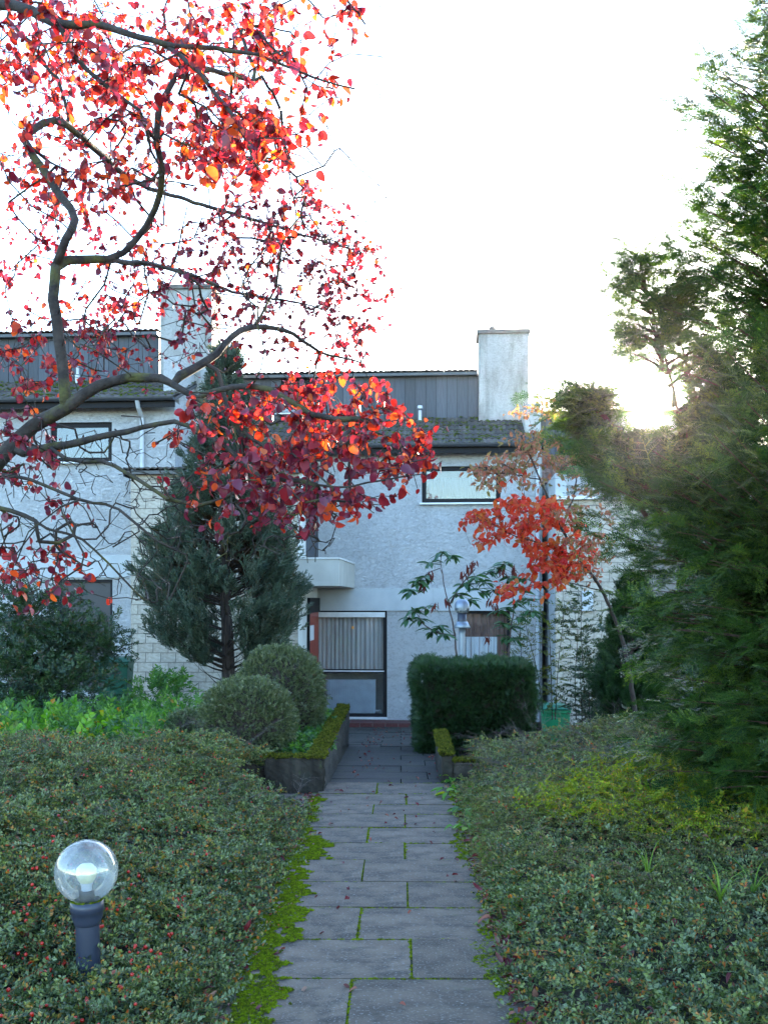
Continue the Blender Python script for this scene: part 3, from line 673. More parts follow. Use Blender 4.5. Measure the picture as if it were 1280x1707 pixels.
# ---- centre house (facade at v=0)
base_c = Zz(620, 1200, 0)
hc = House('terraced_house', base_c, label='middle white roughcast house with red door, balcony box and low planter wall before it', cat='house', group='row of white terraced houses')
uL, uR = U(300, 0), U(903, 0)
zg = Zz(640, 747, 0)       # gutter height
holes = []
GW = (U(524, 0), U(645, 0), Zz(600, 1196, 0), Zz(600, 1018, 0)); holes.append(GW)
RW = (U(766, 0), U(850, 0), Zz(800, 1120, 0), Zz(800, 1018, 0)); holes.append(RW)
UW = (U(703, 0), U(834, 0), Zz(760, 838, 0), Zz(760, 777, 0)); holes.append(UW)
BD = (U(500, 0), U(522, 0), Zz(510, 932, 0), Zz(510, 762, 0)); holes.append(BD)
mb = MB(); wall_holes(mb, uL, uR, base_c + .0, zg + .0, 0, .3, holes)
mb.box(uL, uL + .3, .302, 7, base_c, zg + .9); mb.box(uR - .3, uR, .302, 7, base_c, zg + .9)
hc.part('wall', mb, M['stucco'])
mb = MB(); mb.box(U(505, 0), U(905, 0), -.035, -.002, Zz(700, 1018, 0), Zz(700, 981, 0)); hc.part('concrete_band', mb, M['band'])
# ground floor tall window with radiator
f = hc.part('window', frame_mb(*GW, .02, .075, .07, bars_z=(Zz(590, 1119, 0),)), M['dark_frame'], label='tall ground floor window with sheer curtain above and radiator below')
u0, u1, z0, z1 = GW; zt = Zz(590, 1119, 0)
mb = MB(); mb.box(u0 + .07, u1 - .07, .05, .056, zt + .03, z1 - .07); mb.box(u0 + .07, u1 - .07, .05, .056, z0 + .06, zt - .03); hc.part('pane', mb, M['pane'], f)
mb = MB(); mb.box(u0 + .075, u1 - .04, -.005, .018, z1 - .13, z1 - .03)
for k in range(3): mb.box(u0 + .075, u1 - .04, -.016, -.006, z1 - .125 + k * .03, z1 - .105 + k * .03)
hc.part('shutter_box', mb, M['white_trim'], f)
mb = MB(); mb.box(u0 + .05, u1 - .06, .0, .0185, zt - .008, zt + .014); hc.part('glazing_strip', mb, M['white_trim'], f)
hc.part('curtain', curtain(u0 + .08, u1 - .08, zt - .02, z1 - .07, .11, .085, .025), M['curtain'], f)
mb = MB(); mb.box(u0, u1, .096, .9, z0 - .02, z1 + .02); mb.f = [q for i, q in enumerate(mb.f) if i != 2]; hc.part('room_lining', mb, M['room'], f)
ra = (U(545, .12), U(626, .12), Zz(590, 1189, .12), Zz(590, 1134, .12)); mb = MB(); mb.box(ra[0], ra[1], .12, .18, ra[2], ra[3])
k = ra[0] + .02
while k < ra[1] - .03: mb.box(k, k + .02, .108, .1195, ra[2] + .02, ra[3] - .02); k += .036
mb.box(ra[0] - .005, ra[1] + .005, .115, .182, ra[3], ra[3] + .015)
rd = hc.part('radiator', mb, M['radiator'], f)
mb = MB(); mb.tube([(ra[1], .14, ra[2] + .06), (ra[1] + .1, .14, ra[2] + .06)], .012, 8); mb.tube([(ra[1] + .05, .14, ra[2] + .06), (ra[1] + .05, .09, ra[2] + .06)], .02, 8); mb.tube([(ra[1] + .1, .14, ra[2] + .07), (ra[1] + .1, .14, ra[2] - .02)], .01, 8); hc.part('radiator_valve', mb, M['white_trim'], f)
ug, zgw = loc(588, 1046, .075); mb = MB(); mb.lathe([(0, zgw + .03), (.02, zgw + .025), (.03, zgw - .02), (0, zgw - .022)], ug, .075, 12); hc.part('pendant_lamp', mb, M['glow'], f)
mb = MB(); mb.tube([(ug, .075, zgw + .03), (ug, .075, z1 - .1)], .003, 5); hc.part('pendant_cord', mb, M['dark_frame'], f)
mb = MB(); mb.box(u0 - .02, u1 + .02, -.05, .055, z0 - .03, z0 + .01); hc.part('sill', mb, M['white_trim'], f)
# right ground window with brown and white curtains
window(hc, *RW, .07, .06, 'pane', 'curtain_brown', label='ground floor window behind the shrubs, brown curtain over white')
uq0, uq1 = U(775, .14), U(828, .14)
hc_w = [c for c in hc.e.children if c.name.startswith('window')][-1]
hc.part('lace_curtain', curtain(uq0, uq1, RW[2] + .06, Zz(800, 1062, 0), .165, .06, .012), M['curtain_white'], hc_w)
window(hc, *UW, .06, .085, 'pane_dark', 'curtain_grey', label='upper floor wide window with dark frame')
window(hc, *BD, .1, .04, 'pane_dark', None, sill=False, label='narrow dark balcony door')
# balcony
vb = -2.75
bu0, bu1 = U(503, -1.2) , U(565, vb)
zb0, zb1 = Zz(540, 977, vb), Zz(540, 932, vb)
mb = MB(); vbk = -.04; mb.box(bu0 - .6, bu1, vb, vb + .08, zb0, zb1); mb.box(bu1 - .08, bu1, vb + .0805, vbk, zb0 + .0, zb1); mb.box(bu0 - .6, bu1 - .0805, vb + .0805, vbk, zb0, zb0 + .12)
bal = bevel(hc.part('balcony', mb, M['balcony']), .008)
mb = MB(); mb.box(bu0 - .62, bu1 + .015, vb - .015, vb + .09, zb1 + .001, zb1 + .03); mb.box(bu1 - .09, bu1 + .015, vb + .092, vbk, zb1 + .001, zb1 + .03); hc.part('coping', mb, M['plaster_edge'], bal)
# wing of pale blocks, standing forward, with a tiled lean-to top
vw = -2.05
wu0, wu1 = U(218, vw), U(497, vw); wz0 = -.55; wz1 = Zz(240, 786, vw)
bwl = blockwork(hc, wu0, wu1, wz0, wz1, vw, .2, .275, .172)
mb = MB(); mb.box(wu1, wu1 + .075, vw - .004, vw + .3, base_c, wz1 - .05); hc.part('corner_plaster', mb, M['plaster_edge'])
mb = MB(); mb.box(wu1 - .12, wu1 + .072, vw + .301, -.04, base_c, wz1 - .06); hc.part('side_wall', mb, M['plaster_edge'])
mb = MB(); mb.box(wu0 + .01, wu0 + .2, vw + .21, -.01, wz0, wz1 - .06); hc.part('side_wall', mb, M['mortar'])
tiled_roof(hc, wu0 - .06, wu1 + .1, vw - .12, wz1 + .03, -.02, wz1 + .36, 4, tile_me, 0, 'wing_roof')
mb = MB(); mb.box(wu0 - .09, wu0 - .062, vw - .13, vw + .25, wz1 - .1, wz1 + .06); hc.part('verge_board', mb, M['dark_frame'])
mb = MB(); mb.box(wu1 + .0725, wu1 + .10, vw + .45, -.12, Zz(510, 930, -.9), Zz(510, 775, -.9)); hc.part('balcony_door', mb, M['board'], label='narrow dark balcony door above the balcony box')
# red front door on the side wall of the wing
su = wu1 + .074; d0, d1 = vw + .62, -.10; dz0, dz1 = base_c + .02, Zz(510, 1021, -.7)
mb = MB(); mb.box(su, su + .03, d0, d1, dz0, dz1); dr = hc.part('door', mb, M['door_red'])
mb = MB(); mb.box(su + .0305, su + .036, d0 + .12, d0 + .62, Zz(510, 1067, -.9), Zz(510, 1042, -.9)); hc.part('notice', mb, M['paper'], dr, label='small white notice on the red door')
mb = MB(); mb.box(su + .0, su + .05, d0 - .05, d0 - .001, dz0, dz1 + .05); mb.box(su, su + .05, d0, d1 + .05, dz1 + .001, dz1 + .28); hc.part('door_frame', mb, M['dark_frame'], dr)
mb = MB(); mb.tube([(su + .03, d1 - .1, dz0 + 1.0), (su + .08, d1 - .1, dz0 + 1.0), (su + .08, d1 - .22, dz0 + 1.0)], .01, 8); hc.part('handle', mb, M['lamp_zinc'], dr)
# low lean roof, gutter, boards, chimney, upper roof
vc = 1.75
zr1 = Zz(700, 697, vc); tiled_roof(hc, uL, U(908, 0), -.28, zg + .03, vc, zr1, 6, tile_me, 3000)
gutter(hc, uL, U(912, 0), -.3, zg + .02)
ct = Zz(650, 626, vc); boards(hc, U(350, vc), U(797, vc), vc, zr1 - .05, ct, .22, holes=((U(466, vc), U(527, vc)),))
upper_roof(hc, U(350, vc), U(796, vc), vc, ct + .03, tile_me)
window(hc, U(464, vc), U(528, vc), Zz(500, 690, vc), Zz(500, 663, vc), vc - .05, .04, 'pane_dark', 'curtain_white', label='small clerestory window between the dark boards')
chimney(hc, U(798, vc - .35), U(881, vc - .35), vc - .35, zr1 - .4, Zz(840, 556, vc - .35), .8, U(820, vc))
mb = MB(); uv, zv = loc(700, 697, vc - .25); mb.lathe([(.035, zv - .25), (.035, zv + .16), (.0, zv + .16)], uv, vc - .25, 12); mb.lathe([(.0, zv + .2), (.06, zv + .2), (.05, zv + .26), (0, zv + .27)], uv, vc - .25, 12); hc.part('vent_pipe', mb, M['pipe'])
mb = MB(); mb.box(uL, uR, 1.9, 7.0, base_c, zr1 + .0); hc.part('rear_block', mb, M['stucco'])
mb = MB(); ud = U(896, -.08); mb.tube([(ud, -.36, zg - .03), (ud, -.28, zg - .2), (ud, -.07, zg - .4), (ud, -.07, base_c)], .042, 10); hc.part('downpipe', mb, M['pipe'])
# red tiled threshold
tl = MB(); tl.box(-.5, .5, -.5, .5, -1, 0); tl_me = tl.mesh('floor_tile', M['red_tile'])
mb = MB(); mb.box(-1.45, 1.4, -.58, -.012, base_c - .2, base_c - .012); th = hc.part('threshold', mb, M['mortar'])
x = -1.4
while x < 1.35:
    for j in range(2): hc.dup('floor_tile', tl_me, th, (x + .12, -.15 - .27 * j, base_c + .002), (0, 0, 0), (.236, .262, .02))
    o = hc.dup('riser_tile', tl_me, th, (x + .12, -.585, base_c - .08), (PI / 2, 0, 0), (.236, .14, .02)); x += .245

# ---- left house (closer and higher)
vl = -1.65
base_l = base_c + .59
hl = House('terraced_house', base_l, label='left white roughcast house with dark garage-like door, half hidden by red leaves', cat='house', group='row of white terraced houses')
lu0, lu1 = U(-420, vl), U(292, vl); zgl = Zz(120, 672, vl)
holes = [(U(84, vl), U(187, vl), Zz(130, 770, vl), Zz(130, 704, vl)), (U(96, vl), U(188, vl), Zz(130, 1150, vl), Zz(130, 966, vl))]
mb = MB(); wall_holes(mb, lu0, lu1, base_l - .6, zgl, vl, .3, holes); mb.box(lu1 - .3, lu1, vl + .302, vl + 7, base_l, zgl + .9); mb.box(lu0, lu0 + .3, vl + .302, vl + 7, base_l, zgl + .9); hl.part('wall', mb, M['stucco'])
mb = MB(); mb.box(lu0, lu1 - .01, vl - .03, vl - .002, Zz(120, 963, vl), Zz(120, 926, vl)); hl.part('concrete_band', mb, M['band'])
window(hl, *holes[0], vl + .06, .085, 'pane_dark', 'curtain_grey', label='upper window behind the forked branch')
a, b, c, d = holes[1]; mb = MB(); mb.box(a, b, vl + .08, vl + .12, c, d)
dk = hl.part('door', mb, plain('dark_brown_panel', (.03, .028, .032), .5))
hl.part('door_frame', frame_mb(a, b, c, d, vl + .03, .05, .045), M['dark_frame'], dk)
vcl = vl + 1.75; zl1 = Zz(120, 636, vcl)
tiled_roof(hl, lu0 + 2.2, lu1 + .05, vl - .28, zgl + .03, vcl, zl1, 5, tile_me, 3000); gutter(hl, lu0 + 2.2, lu1 + .08, vl - .3, zgl + .02)
ctl = Zz(130, 560, vcl); boards(hl, lu0 + 2.2, U(266, vcl), vcl, zl1 - .05, ctl, .21)
upper_roof(hl, lu0 + 2.2, U(266, vcl), vcl, ctl + .03, tiler_me)
chimney(hl, U(267, vcl - .35), U(353, vcl - .35), vcl - .35, zl1 - .5, Zz(300, 482, vcl - .35), .8)
mb = MB(); uv, zv = loc(130, 636, vcl - .25); mb.lathe([(.05, zv - .25), (.05, zv + .14), (.03, zv + .15), (.03, zv + .3), (0, zv + .3)], uv, vcl - .25, 12); hl.part('vent_pipe', mb, M['pipe'])
mb = MB(); mb.box(lu0, lu1, vcl + .15, vcl + 5, base_l, zl1); hl.part('rear_block', mb, M['stucco'])
mb = MB(); ud = U(237, vl - .07); mb.tube([(ud, vl - .36, zgl - .03), (ud, vl - .28, zgl - .15), (ud, vl - .07, zgl - .3), (ud, vl - .07, base_l - .3)], .04, 10); hl.part('downpipe', mb, M['pipe'])

# ---- right house (farther, lower) and its block wing beside the middle house
vr = 1.6; base_r = base_c - .59
hr = House('terraced_house', base_r, label='right house of pale blocks mostly hidden behind the yew and the orange tree', cat='house', group='row of white terraced houses')
ru0, ru1 = U(906, 0) + .02, U(906, 0) + 7.2; zgr = zg - .59
mb = MB(); mb.box(ru0 + .1, ru1, vr, vr + .3, base_r, zgr); hr.part('wall', mb, M['stucco'])
vwr = -1.4; rw0 = U(925, vwr); rzt = Zz(960, 833, vwr)
blockwork(hr, rw0, rw0 + 3.0, base_r, rzt, vwr, .2, .275, .172, limit_u=rw0 + 1.5)
mb = MB(); wall_holes(mb, vwr + .02, vr, base_r, zgr - .1, 0, .2, [(vwr + .25, vwr + .6, Zz(915, 990, -.9), Zz(915, 935, -.9))])
sv = []
for (a, b, c) in mb.v: sv.append((rw0 + .002 + b, a, c))     # turn the wall to face left
mb.v = sv; mb.f = [tuple(reversed(q)) for q in mb.f]; hr.part('side_wall', mb, M['band'])
mb = MB(); mb.box(rw0 + .1, rw0 + .12, vwr + .25, vwr + .6, Zz(915, 990, -.9), Zz(915, 935, -.9)); hr.part('slit_window', mb, M['dark_frame'])
mb = MB(); mb.box(rw0 - .06, rw0 + 3, vwr - .1, vwr + .15, rzt + .001, rzt + .06); hr.part('coping', mb, M['white_trim'])
mb = MB(); mb.box(rw0 + .21, rw0 + 3, vwr + .21, vr - .01, base_r, rzt - .02); hr.part('wing_block', mb, M['stucco'])
mb = MB(); mb.box(rw0 + .2, rw0 + 3, vwr + .6, vwr + .8, rzt - .01, zgr - .1); hr.part('upper_wall', mb, M['stucco'])
vcr = vr + 1.75; zrr = zgr + .9
tiled_roof(hr, ru0, ru0 + 2.6, vr - .28, zgr + .03, vcr, zrr, 6, tiler_me)
mb = MB(); mb.add([(ru0 + 2.61, vr - .28, zgr), (ru1, vr - .28, zgr), (ru1, vcr, zrr), (ru0 + 2.61, vcr, zrr)], [(0, 1, 2, 3)]); hr.part('lower_roof', mb, M['roof_red'])
ctr = Zz(910, 692, vcr); boards(hr, ru0 + .1, ru0 + 2.0, vcr, zrr - .05, ctr)
upper_roof(hr, ru0, ru0 + 5.0, vcr, ctr + .03, tiler_me)
mb = MB(); mb.box(ru0 + 2.0, ru0 + 5, vcr, vcr + .1, zrr - .05, ctr); hr.part('upper_wall', mb, M['stucco'])
mb = MB(); mb.box(ru0, ru1, vcr + .15, vcr + 5, base_r, zrr); hr.part('rear_block', mb, M['stucco'])
mb = MB(); um, zm = loc(978, 1000, vwr); mb.box(um - .1, um + .1, vwr - .09, vwr - .002, zm - .2, zm + .16); bevel(hr.part('meter_box', mb, M['pipe']), .01)

# ================================================================== PLANTER WALLS
def moss_on(name, boxes, parent, n_per, m_='moss_olive', sc=(.8, 1.9), label=None, tops=True):
    v = [sprig_moss(name + '_tuft', M[m_], .016, 24, .016) for _ in range(3)]; P = []
    for (x0, x1, y0, y1, z) in boxes:
        for _ in range(int(n_per * (x1 - x0) * (y1 - y0))):
            x, y = random.uniform(x0, x1), random.uniform(y0, y1)
            if nfun(x * 5, y * 3, 1.3) + random.uniform(-.4, .4) > -.35: P.append((x, y, z + random.uniform(-.002, .012)))
    n_ = len(P); return scatter(name, v, P, np.tile([0, 1, 0.], (n_, 1)) + RNG.normal(size=(n_, 3)) * .6, np.tile([0, 0, 1.], (n_, 1)), RNG.uniform(*sc, n_), parent=parent, kind='stuff', label=label)
def rough_wall(name, boxes, parent, seed=1):
    """wall bodies as subdivided boxes with uneven arrises"""
    import bmesh
    bm = bmesh.new()
    for (x0, x1, y0, y1, z0, z1) in boxes:
        r = bmesh.ops.create_cube(bm, size=1); vs = r['verts']
        for v in vs: v.co = Vector(((x0 + x1) / 2 + v.co.x * (x1 - x0), (y0 + y1) / 2 + v.co.y * (y1 - y0), (z0 + z1) / 2 + v.co.z * (z1 - z0)))
    bmesh.ops.bevel(bm, geom=bm.edges[:], offset=.015, segments=2, affect='EDGES')
    bmesh.ops.subdivide_edges(bm, edges=[e for e in bm.edges if e.calc_length() > .2], cuts=14, use_grid_fill=True)
    for v in bm.verts:
        q = v.co; v.co += Vector((math.sin(q.y * 9 + q.z * 13), math.cos(q.x * 11 + q.z * 9), math.sin(q.x * 13 + q.y * 7))) * .006 + Vector((random.gauss(0, .0035), random.gauss(0, .0035), random.gauss(0, .003)))
    me = bpy.data.meshes.new(name); bm.to_mesh(me); bm.free(); me.materials.append(M['conc_dark']); return link(name, me, parent)
pl = empty('planter_wall', (-.50, 8.5, 0), -PY, label='low dark concrete planter wall with mossy top left of the path', cat='wall')
# path frame coords relative to pl
rough_wall('side_wall', [(-.13, -.0, .131, 4.2, -.45, .285)], pl); rough_wall('front_wall', [(-.50, 0, 0, .13, -.15, .28)], pl)
moss_on('wall_moss', [(-.13, 0, .13, 4.2, .285), (-.5, 0, 0, .13, .28)], pl, 5200, label='olive green moss cushions on the planter wall')
mb = MB(); mb.box(-1.9, -.13, .13, 4.2, -.3, .17); mb.build('planter_soil', M['soil'], pl)
pr_ = empty('planter_wall', (.50, 8.9, 0), -PY, label='short concrete wall end with yellow moss on top, right of the path', cat='wall')
rough_wall('side_wall', [(0, .1, 0, 1.6, -.3, .245)], pr_); rough_wall('end_wall', [(.101, .28, .0, .12, -.3, .19)], pr_)
moss_on('wall_moss', [(0, .1, 0, 1.6, .245), (.1, .28, 0, .12, .19)], pr_, 9000, label='yellow green moss on the short wall')

# ================================================================== GROUND COVER
cv = [sprig_leafy('cotoneaster_sprig', M['cotoneaster'], .11, 15, .021, .0125, 1.5, .45) for _ in range(6)]
cvd = [sprig_leafy('cotoneaster_sprig_dry', M['cotoneaster_dry'], .11, 16, .017, .0095, 1.5, .45) for _ in range(5)]
def sup(n_, side, dens=None):
    P = []
    while len(P) < n_:
        m_ = n_; y = 2.6 + (9.9 - 2.6) * RNG.random(m_) ** 1.0
        hw = .376 * y + .35
        if side < 0: xe = -.70 + PY * y; x = -hw + (xe + .04 + hw) * RNG.random(m_)
        else: xe = .44 + PY * y; x = xe - .02 + (hw + .3 - xe) * RNG.random(m_)
        acc = RNG.random(m_) < (hw / 4.1)
        X = x - PY * y
        # keep clear: planter, spur slabs, lamp
        ok = ~((X > -1.1) & (X < -.5) & (y > 8.45)) & ~((X > -1.22) & (X < 0) & (y > 7.7) & (y < 8.5)) & ~((X > 0) & (X < .66) & (y > 8.7)) & acc
        ok &= ~(((x + 1.18) ** 2 + (y - 4.1) ** 2) < .055 ** 2)
        if side < 0: ok &= (y < 9.4)
        P += list(zip(x[ok], y[ok]))
    return np.array(P[:n_])
def cover(name, side, n_, vv, label, lift=(.0, .10), sc=(.75, 1.25), filt=None):
    q = sup(n_, side)
    if filt is not None: q = q[filt(q[:, 0], q[:, 1])]
    x, y = q[:, 0], q[:, 1]; n_ = len(q); z = H(x, y)
    edge = np.where(side < 0, -.70 + PY * y - x, x - (.44 + PY * y)); th_ = np.clip(edge / .25, .15, 1)
    clump = .5 + .5 * nfun(x * 2.2, y * 2.2, 1.7) + .45 * nfun(x * 6, y * 5, 1.6)
    zz = z + (lift[0] + (lift[1] - lift[0]) * RNG.random(n_)) * th_ + .07 * clump * th_
    e = .05; gxx = (H(x + e, y) - H(x - e, y)) / (2 * e); gyy = (H(x, y + e) - H(x, y - e)) / (2 * e)
    nr = np.stack([-gxx, -gyy, np.ones(n_)], 1)
    d = rvs(n_) * 1.0; d[:, 2] = np.abs(d[:, 2]) * .35 + .05; d[:, 1] -= .25
    if side < 0: d[:, 0] += .2
    else: d[:, 0] -= .2
    return scatter(name, vv, np.stack([x, y, zz], 1), d, nr + RNG.normal(size=(n_, 3)) * .35, RNG.uniform(*sc, n_), kind='stuff', label=label)
olive = lambda x, y: (y > 5.2 + .6 * np.sin(x * 3)) & (nfun(x * 1.4, y * 1.4, 1.3) > -.5)
cover('ground_cover', -1, 17000, cv, 'dense small-leaved cotoneaster covering the left bank')
cover('ground_cover', 1, 15000, cv, 'dense small-leaved cotoneaster covering the right bank', filt=lambda x, y: ~olive(x, y) | (RNG.random(len(x)) < .25))
cover('ground_cover', 1, 17000, cvd, 'olive and yellowish cotoneaster on the crest of the right bank', filt=lambda x, y: olive(x, y) & ~((((x - 1.5) / .75) ** 2 + ((y - 8.3) / .8) ** 2 + .4 * nfun(x * 2, y * 2, 2) < 1) & (RNG.random(len(x)) < .6)))
yv2 = [sprig_leafy('sunlit_cover_sprig', M['sunlit_cover'], .11, 16, .02, .010, 1.5, .45) for _ in range(4)]
ypat = lambda x, y: ((x - 2.2) / 1.2) ** 2 + ((y - 6.6) / 1.15) ** 2 + .35 * nfun(x * 2, y * 2, 1.5) < 1  # patch of the bank where sunlight is put into the leaf colour
cover('sunlit_patch_cover', 1, 9000, yv2, 'low growth under the edge of the yew, sunlight put into its yellow-green leaf colour', (.05, .17), filt=ypat)
cover('ground_cover', -1, 3500, cvd, 'olive cotoneaster on the crest of the left bank', filt=lambda x, y: (y > 6.5))
# berries
mb = MB(); mb.lathe([(.0001, -.0045), (.0035, -.003), (.0048, 0), (.0035, .003), (.0001, .0045)], n=8); bme = mb.mesh('berry', M['berry'], True)
q = sup(1500, -1); q = q[(q[:, 0] < -.9) & ((q[:, 1] < 5.0) | (RNG.random(len(q)) < .3))]
clus = []
for x, y in q[:330]:
    for _ in range(random.randint(1, 3)): clus.append((x + random.gauss(0, .015), y + random.gauss(0, .015)))
q = np.array(clus); n_ = len(q)
scatter('berries', [bme], np.stack([q[:, 0], q[:, 1], H(q[:, 0], q[:, 1]) + .11 + .05 * RNG.random(n_) + .03 * nfun(q[:, 0] * 2.2, q[:, 1] * 2.2, 1.7)], 1), rvs(n_), rvs(n_), RNG.uniform(1.0, 1.9, n_), kind='stuff', label='red berries scattered through the left bank cover')
# bare arching twigs in the cover
def bare_twig(name):
    mb = MB(); L = .5
    def br(p0, d, ln, r, lv):
        pts = [p0]; d = d.normalized()
        for i in range(5): d = (d + rv() * .18 + Vector((0, 0, -.06))).normalized(); pts.append(pts[-1] + d * ln / 5)
        mb.tube(pts, [r * (1 - .13 * i) for i in range(6)], 3, False, random.random() * .2)
        if lv < 2:
            for j in range(1, 5):
                for s_ in ((-1, 1) if lv == 0 else (random.choice((-1, 1)),)):
                    br(pts[j], d + d.cross(Vector((0, 0, 1))) * s_ * random.uniform(.5, 1) + Vector((0, 0, random.uniform(0, .3))), ln * .35, r * .6, lv + 1)
    br(Vector((0, 0, 0)), Vector((0, 1, .35)), L, .0022, 0); return mb.mesh(name, M['twig_grey'])
btv = [bare_twig('bare_twig') for _ in range(4)]
for side, n_, lab in ((-1, 110, 'bare grey twigs standing out of the left bank cover'), (1, 900, 'bare grey purple twigs standing out of the right bank cover')):
    q = sup(n_, side); q = q[(q[:, 1] > 5.6) & ((side < 0) | ((q[:, 1] > 7.4) & (q[:, 0] > .9) & (RNG.random(len(q)) < .6)))]; x, y = q[:, 0], q[:, 1]; n_ = len(q); d = rvs(n_); d[:, 2] = .05 + .25 * np.abs(d[:, 2])
    scatter('bare_twigs', btv, np.stack([x, y, H(x, y) + .07], 1), d, np.tile([0, 0, 1.], (n_, 1)), RNG.uniform(.5, 1.0, n_), kind='stuff', label=lab)

# ================================================================== GLOBE LAMP
lx, ly = (149 - CX) * 4.1 / F, 4.1; lz = float(H(lx, ly)) - .02
gl = empty('garden_lamp', (lx, ly, lz), label='knee-high dark post lamp with clear glass globe in the left ground cover', cat='lamp')
gl.rotation_euler = (0, math.radians(-1.2), 0)
zc = W(149, 1452, 4.1).z - lz; R = .125
mb = MB(); mb.lathe([(.050, -.1), (.047, zc - .215)], n=32); mb.build('post', M['lamp_metal'], gl, True)
mb = MB(); mb.lathe([(.047, zc - .215), (.052, zc - .212), (.054, zc - .20), (.061, zc - .182), (.063, zc - .16), (.066, zc - .158), (.066, zc - .118), (.056, zc - .116), (0.0, zc - .122)], n=32); mb.build('collar', M['lamp_metal'], gl, True)
pf = []; a0 = math.asin(.052 / R)
for i in range(29): t = -PI / 2 + a0 + (PI - a0) * i / 28; pf.append((max(.0003, R * math.cos(t)), zc + R * math.sin(t)))
mb = MB(); mb.lathe(pf, n=48); mb.build('glass_globe', M['globe'], gl, True)
mb = MB(); mb.lathe([(0, zc - .125), (.03, zc - .124), (.03, zc - .078), (0.0, zc - .076)], n=20); mb.build('lamp_holder', M['lamp_metal'], gl, True)
mb = MB(); mb.lathe([(.02, zc - .078), (.021, zc - .06), (.026, zc - .045)], n=20); bb = mb.build('bulb', M['porcelain'], gl, True)
mb = MB(); mb.lathe([(.026, zc - .045), (.036, zc - .03), (.042, zc - .01), (.038, zc + .012), (.024, zc + .027), (0, zc + .032)], n=24); mb.build('bulb_dome', M['opal'], bb, True)
P = []
for i in range(140): t = random.uniform(0, 2 * PI); P.append((.059 * math.cos(t), .059 * math.sin(t), zc - .117))
scatter('moss_ring', moss_v, P, np.tile([0, 1, 0.], (140, 1)), np.tile([0, 0, 1.], (140, 1)), RNG.uniform(.3, .6, 140), parent=gl, kind='stuff')

# ---- taller lamp behind the hedge
x0, Zl = (770 - CX) * 13.2 / F, 13.2; zb = float(H(x0, Zl))
pl2 = empty('path_lamp', (x0, Zl, zb), label='grey blue post lamp with domed cap standing behind the clipped hedge', cat='lamp')
def zl(py): return W(770, py, Zl).z - zb
s_ = Zl / F
mb = MB(); mb.lathe([(5 * s_, 0), (5 * s_, zl(1047))], n=16); mb.build('pole', M['lamp_zinc'], pl2, True)
mb = MB(); mb.lathe([(5.5 * s_, zl(1056)), (5.5 * s_, zl(1047)), (13 * s_, zl(1047)), (14 * s_, zl(1046)), (9 * s_, zl(1036)), (0, zl(1036))], n=24); mb.build('reflector_disc', M['lamp_zinc'], pl2, True)
mb = MB(); mb.lathe([(8 * s_, zl(1036)), (7.5 * s_, zl(1022)), (0, zl(1022))], n=20); mb.build('lamp_neck', M['lamp_metal'], pl2, True)
mb = MB(); mb.lathe([(9 * s_, zl(1022)), (12 * s_, zl(1018)), (12.5 * s_, zl(1013))], n=24); mb.build('lens', M['globe'], pl2, True)
mb = MB(); mb.lathe([(12.8 * s_, zl(1014)), (13 * s_, zl(1011)), (12 * s_, zl(1005)), (8 * s_, zl(1000)), (0, zl(998.5))], n=24); mb.build('dome_cap', M['lamp_zinc'], pl2, True)

# ================================================================== BINS
def wheelie(loc_, rz, body, lid, label, w_=.48, d=.5, h_=.93):
    e = empty('wheelie_bin', loc_, rz, label=label, cat='bin')
    mb = MB(); a, b = w_ / 2 * .8, d / 2 * .75; c, f_ = w_ / 2 * .95, d / 2
    mb.add([(-a, -b, .04), (a, -b, .04), (a, b, .04), (-a, b, .04), (-c, -f_, h_ - .07), (c, -f_, h_ - .07), (c, f_, h_ - .07), (-c, f_, h_ - .07)], [(0, 3, 2, 1), (0, 1, 5, 4), (1, 2, 6, 5), (2, 3, 7, 6), (3, 0, 4, 7), (4, 5, 6, 7)])
    bevel(mb.build('body', body, e), .02, 3)
    mb = MB(); mb.box(-c - .01, c + .01, -f_ - .02, f_ + .01, h_ - .11, h_ - .06); bevel(mb.build('rim', body, e), .01)
    mb = MB(); mb.box(-w_ / 2 - .01, w_ / 2 + .01, -f_ - .035, f_ + .02, h_ - .058, h_ - .03); l_ = bevel(mb.build('lid', lid, e), .01)
    mb = MB(); mb.add([(-w_ / 2 + .01, -f_ - .0, h_ - .031), (w_ / 2 - .01, -f_ - .0, h_ - .031), (w_ / 2 - .03, f_ - .02, h_ - .031), (-w_ / 2 + .03, f_ - .02, h_ - .031), (-w_ / 2 + .05, -f_ + .09, h_ + .012), (w_ / 2 - .05, -f_ + .09, h_ + .012), (w_ / 2 - .06, f_ - .06, h_ + .02), (-w_ / 2 + .06, f_ - .06, h_ + .02)],
           [(0, 1, 5, 4), (1, 2, 6, 5), (2, 3, 7, 6), (3, 0, 4, 7), (4, 5, 6, 7)]); bevel(mb.build('lid_crown', lid, l_), .015)
    for k in (-1, 1):
        mb = MB(); mb.tube([(k * w_ * .22 - .04, -f_ - .04, h_ - .02), (k * w_ * .22 - .03, -f_ - .06, h_ + .0), (k * w_ * .22 + .03, -f_ - .06, h_ + .0), (k * w_ * .22 + .04, -f_ - .04, h_ - .02)], .009, 6); mb.build('lid_handle', lid, l_)
        mb = MB(); mb.tube([(k * a * .7, b + .04, .1), (k * (a * .7 + .06), b + .04, .1)], .1, 20); mb.build('wheel', M['rubber'], e)
    mb = MB(); mb.tube([(-c + .05, f_ + .02, h_ - .08), (-c + .05, f_ + .08, h_ - .06), (c - .05, f_ + .08, h_ - .06), (c - .05, f_ + .02, h_ - .08)], .014, 8); mb.build('handle', body, e)
    return e
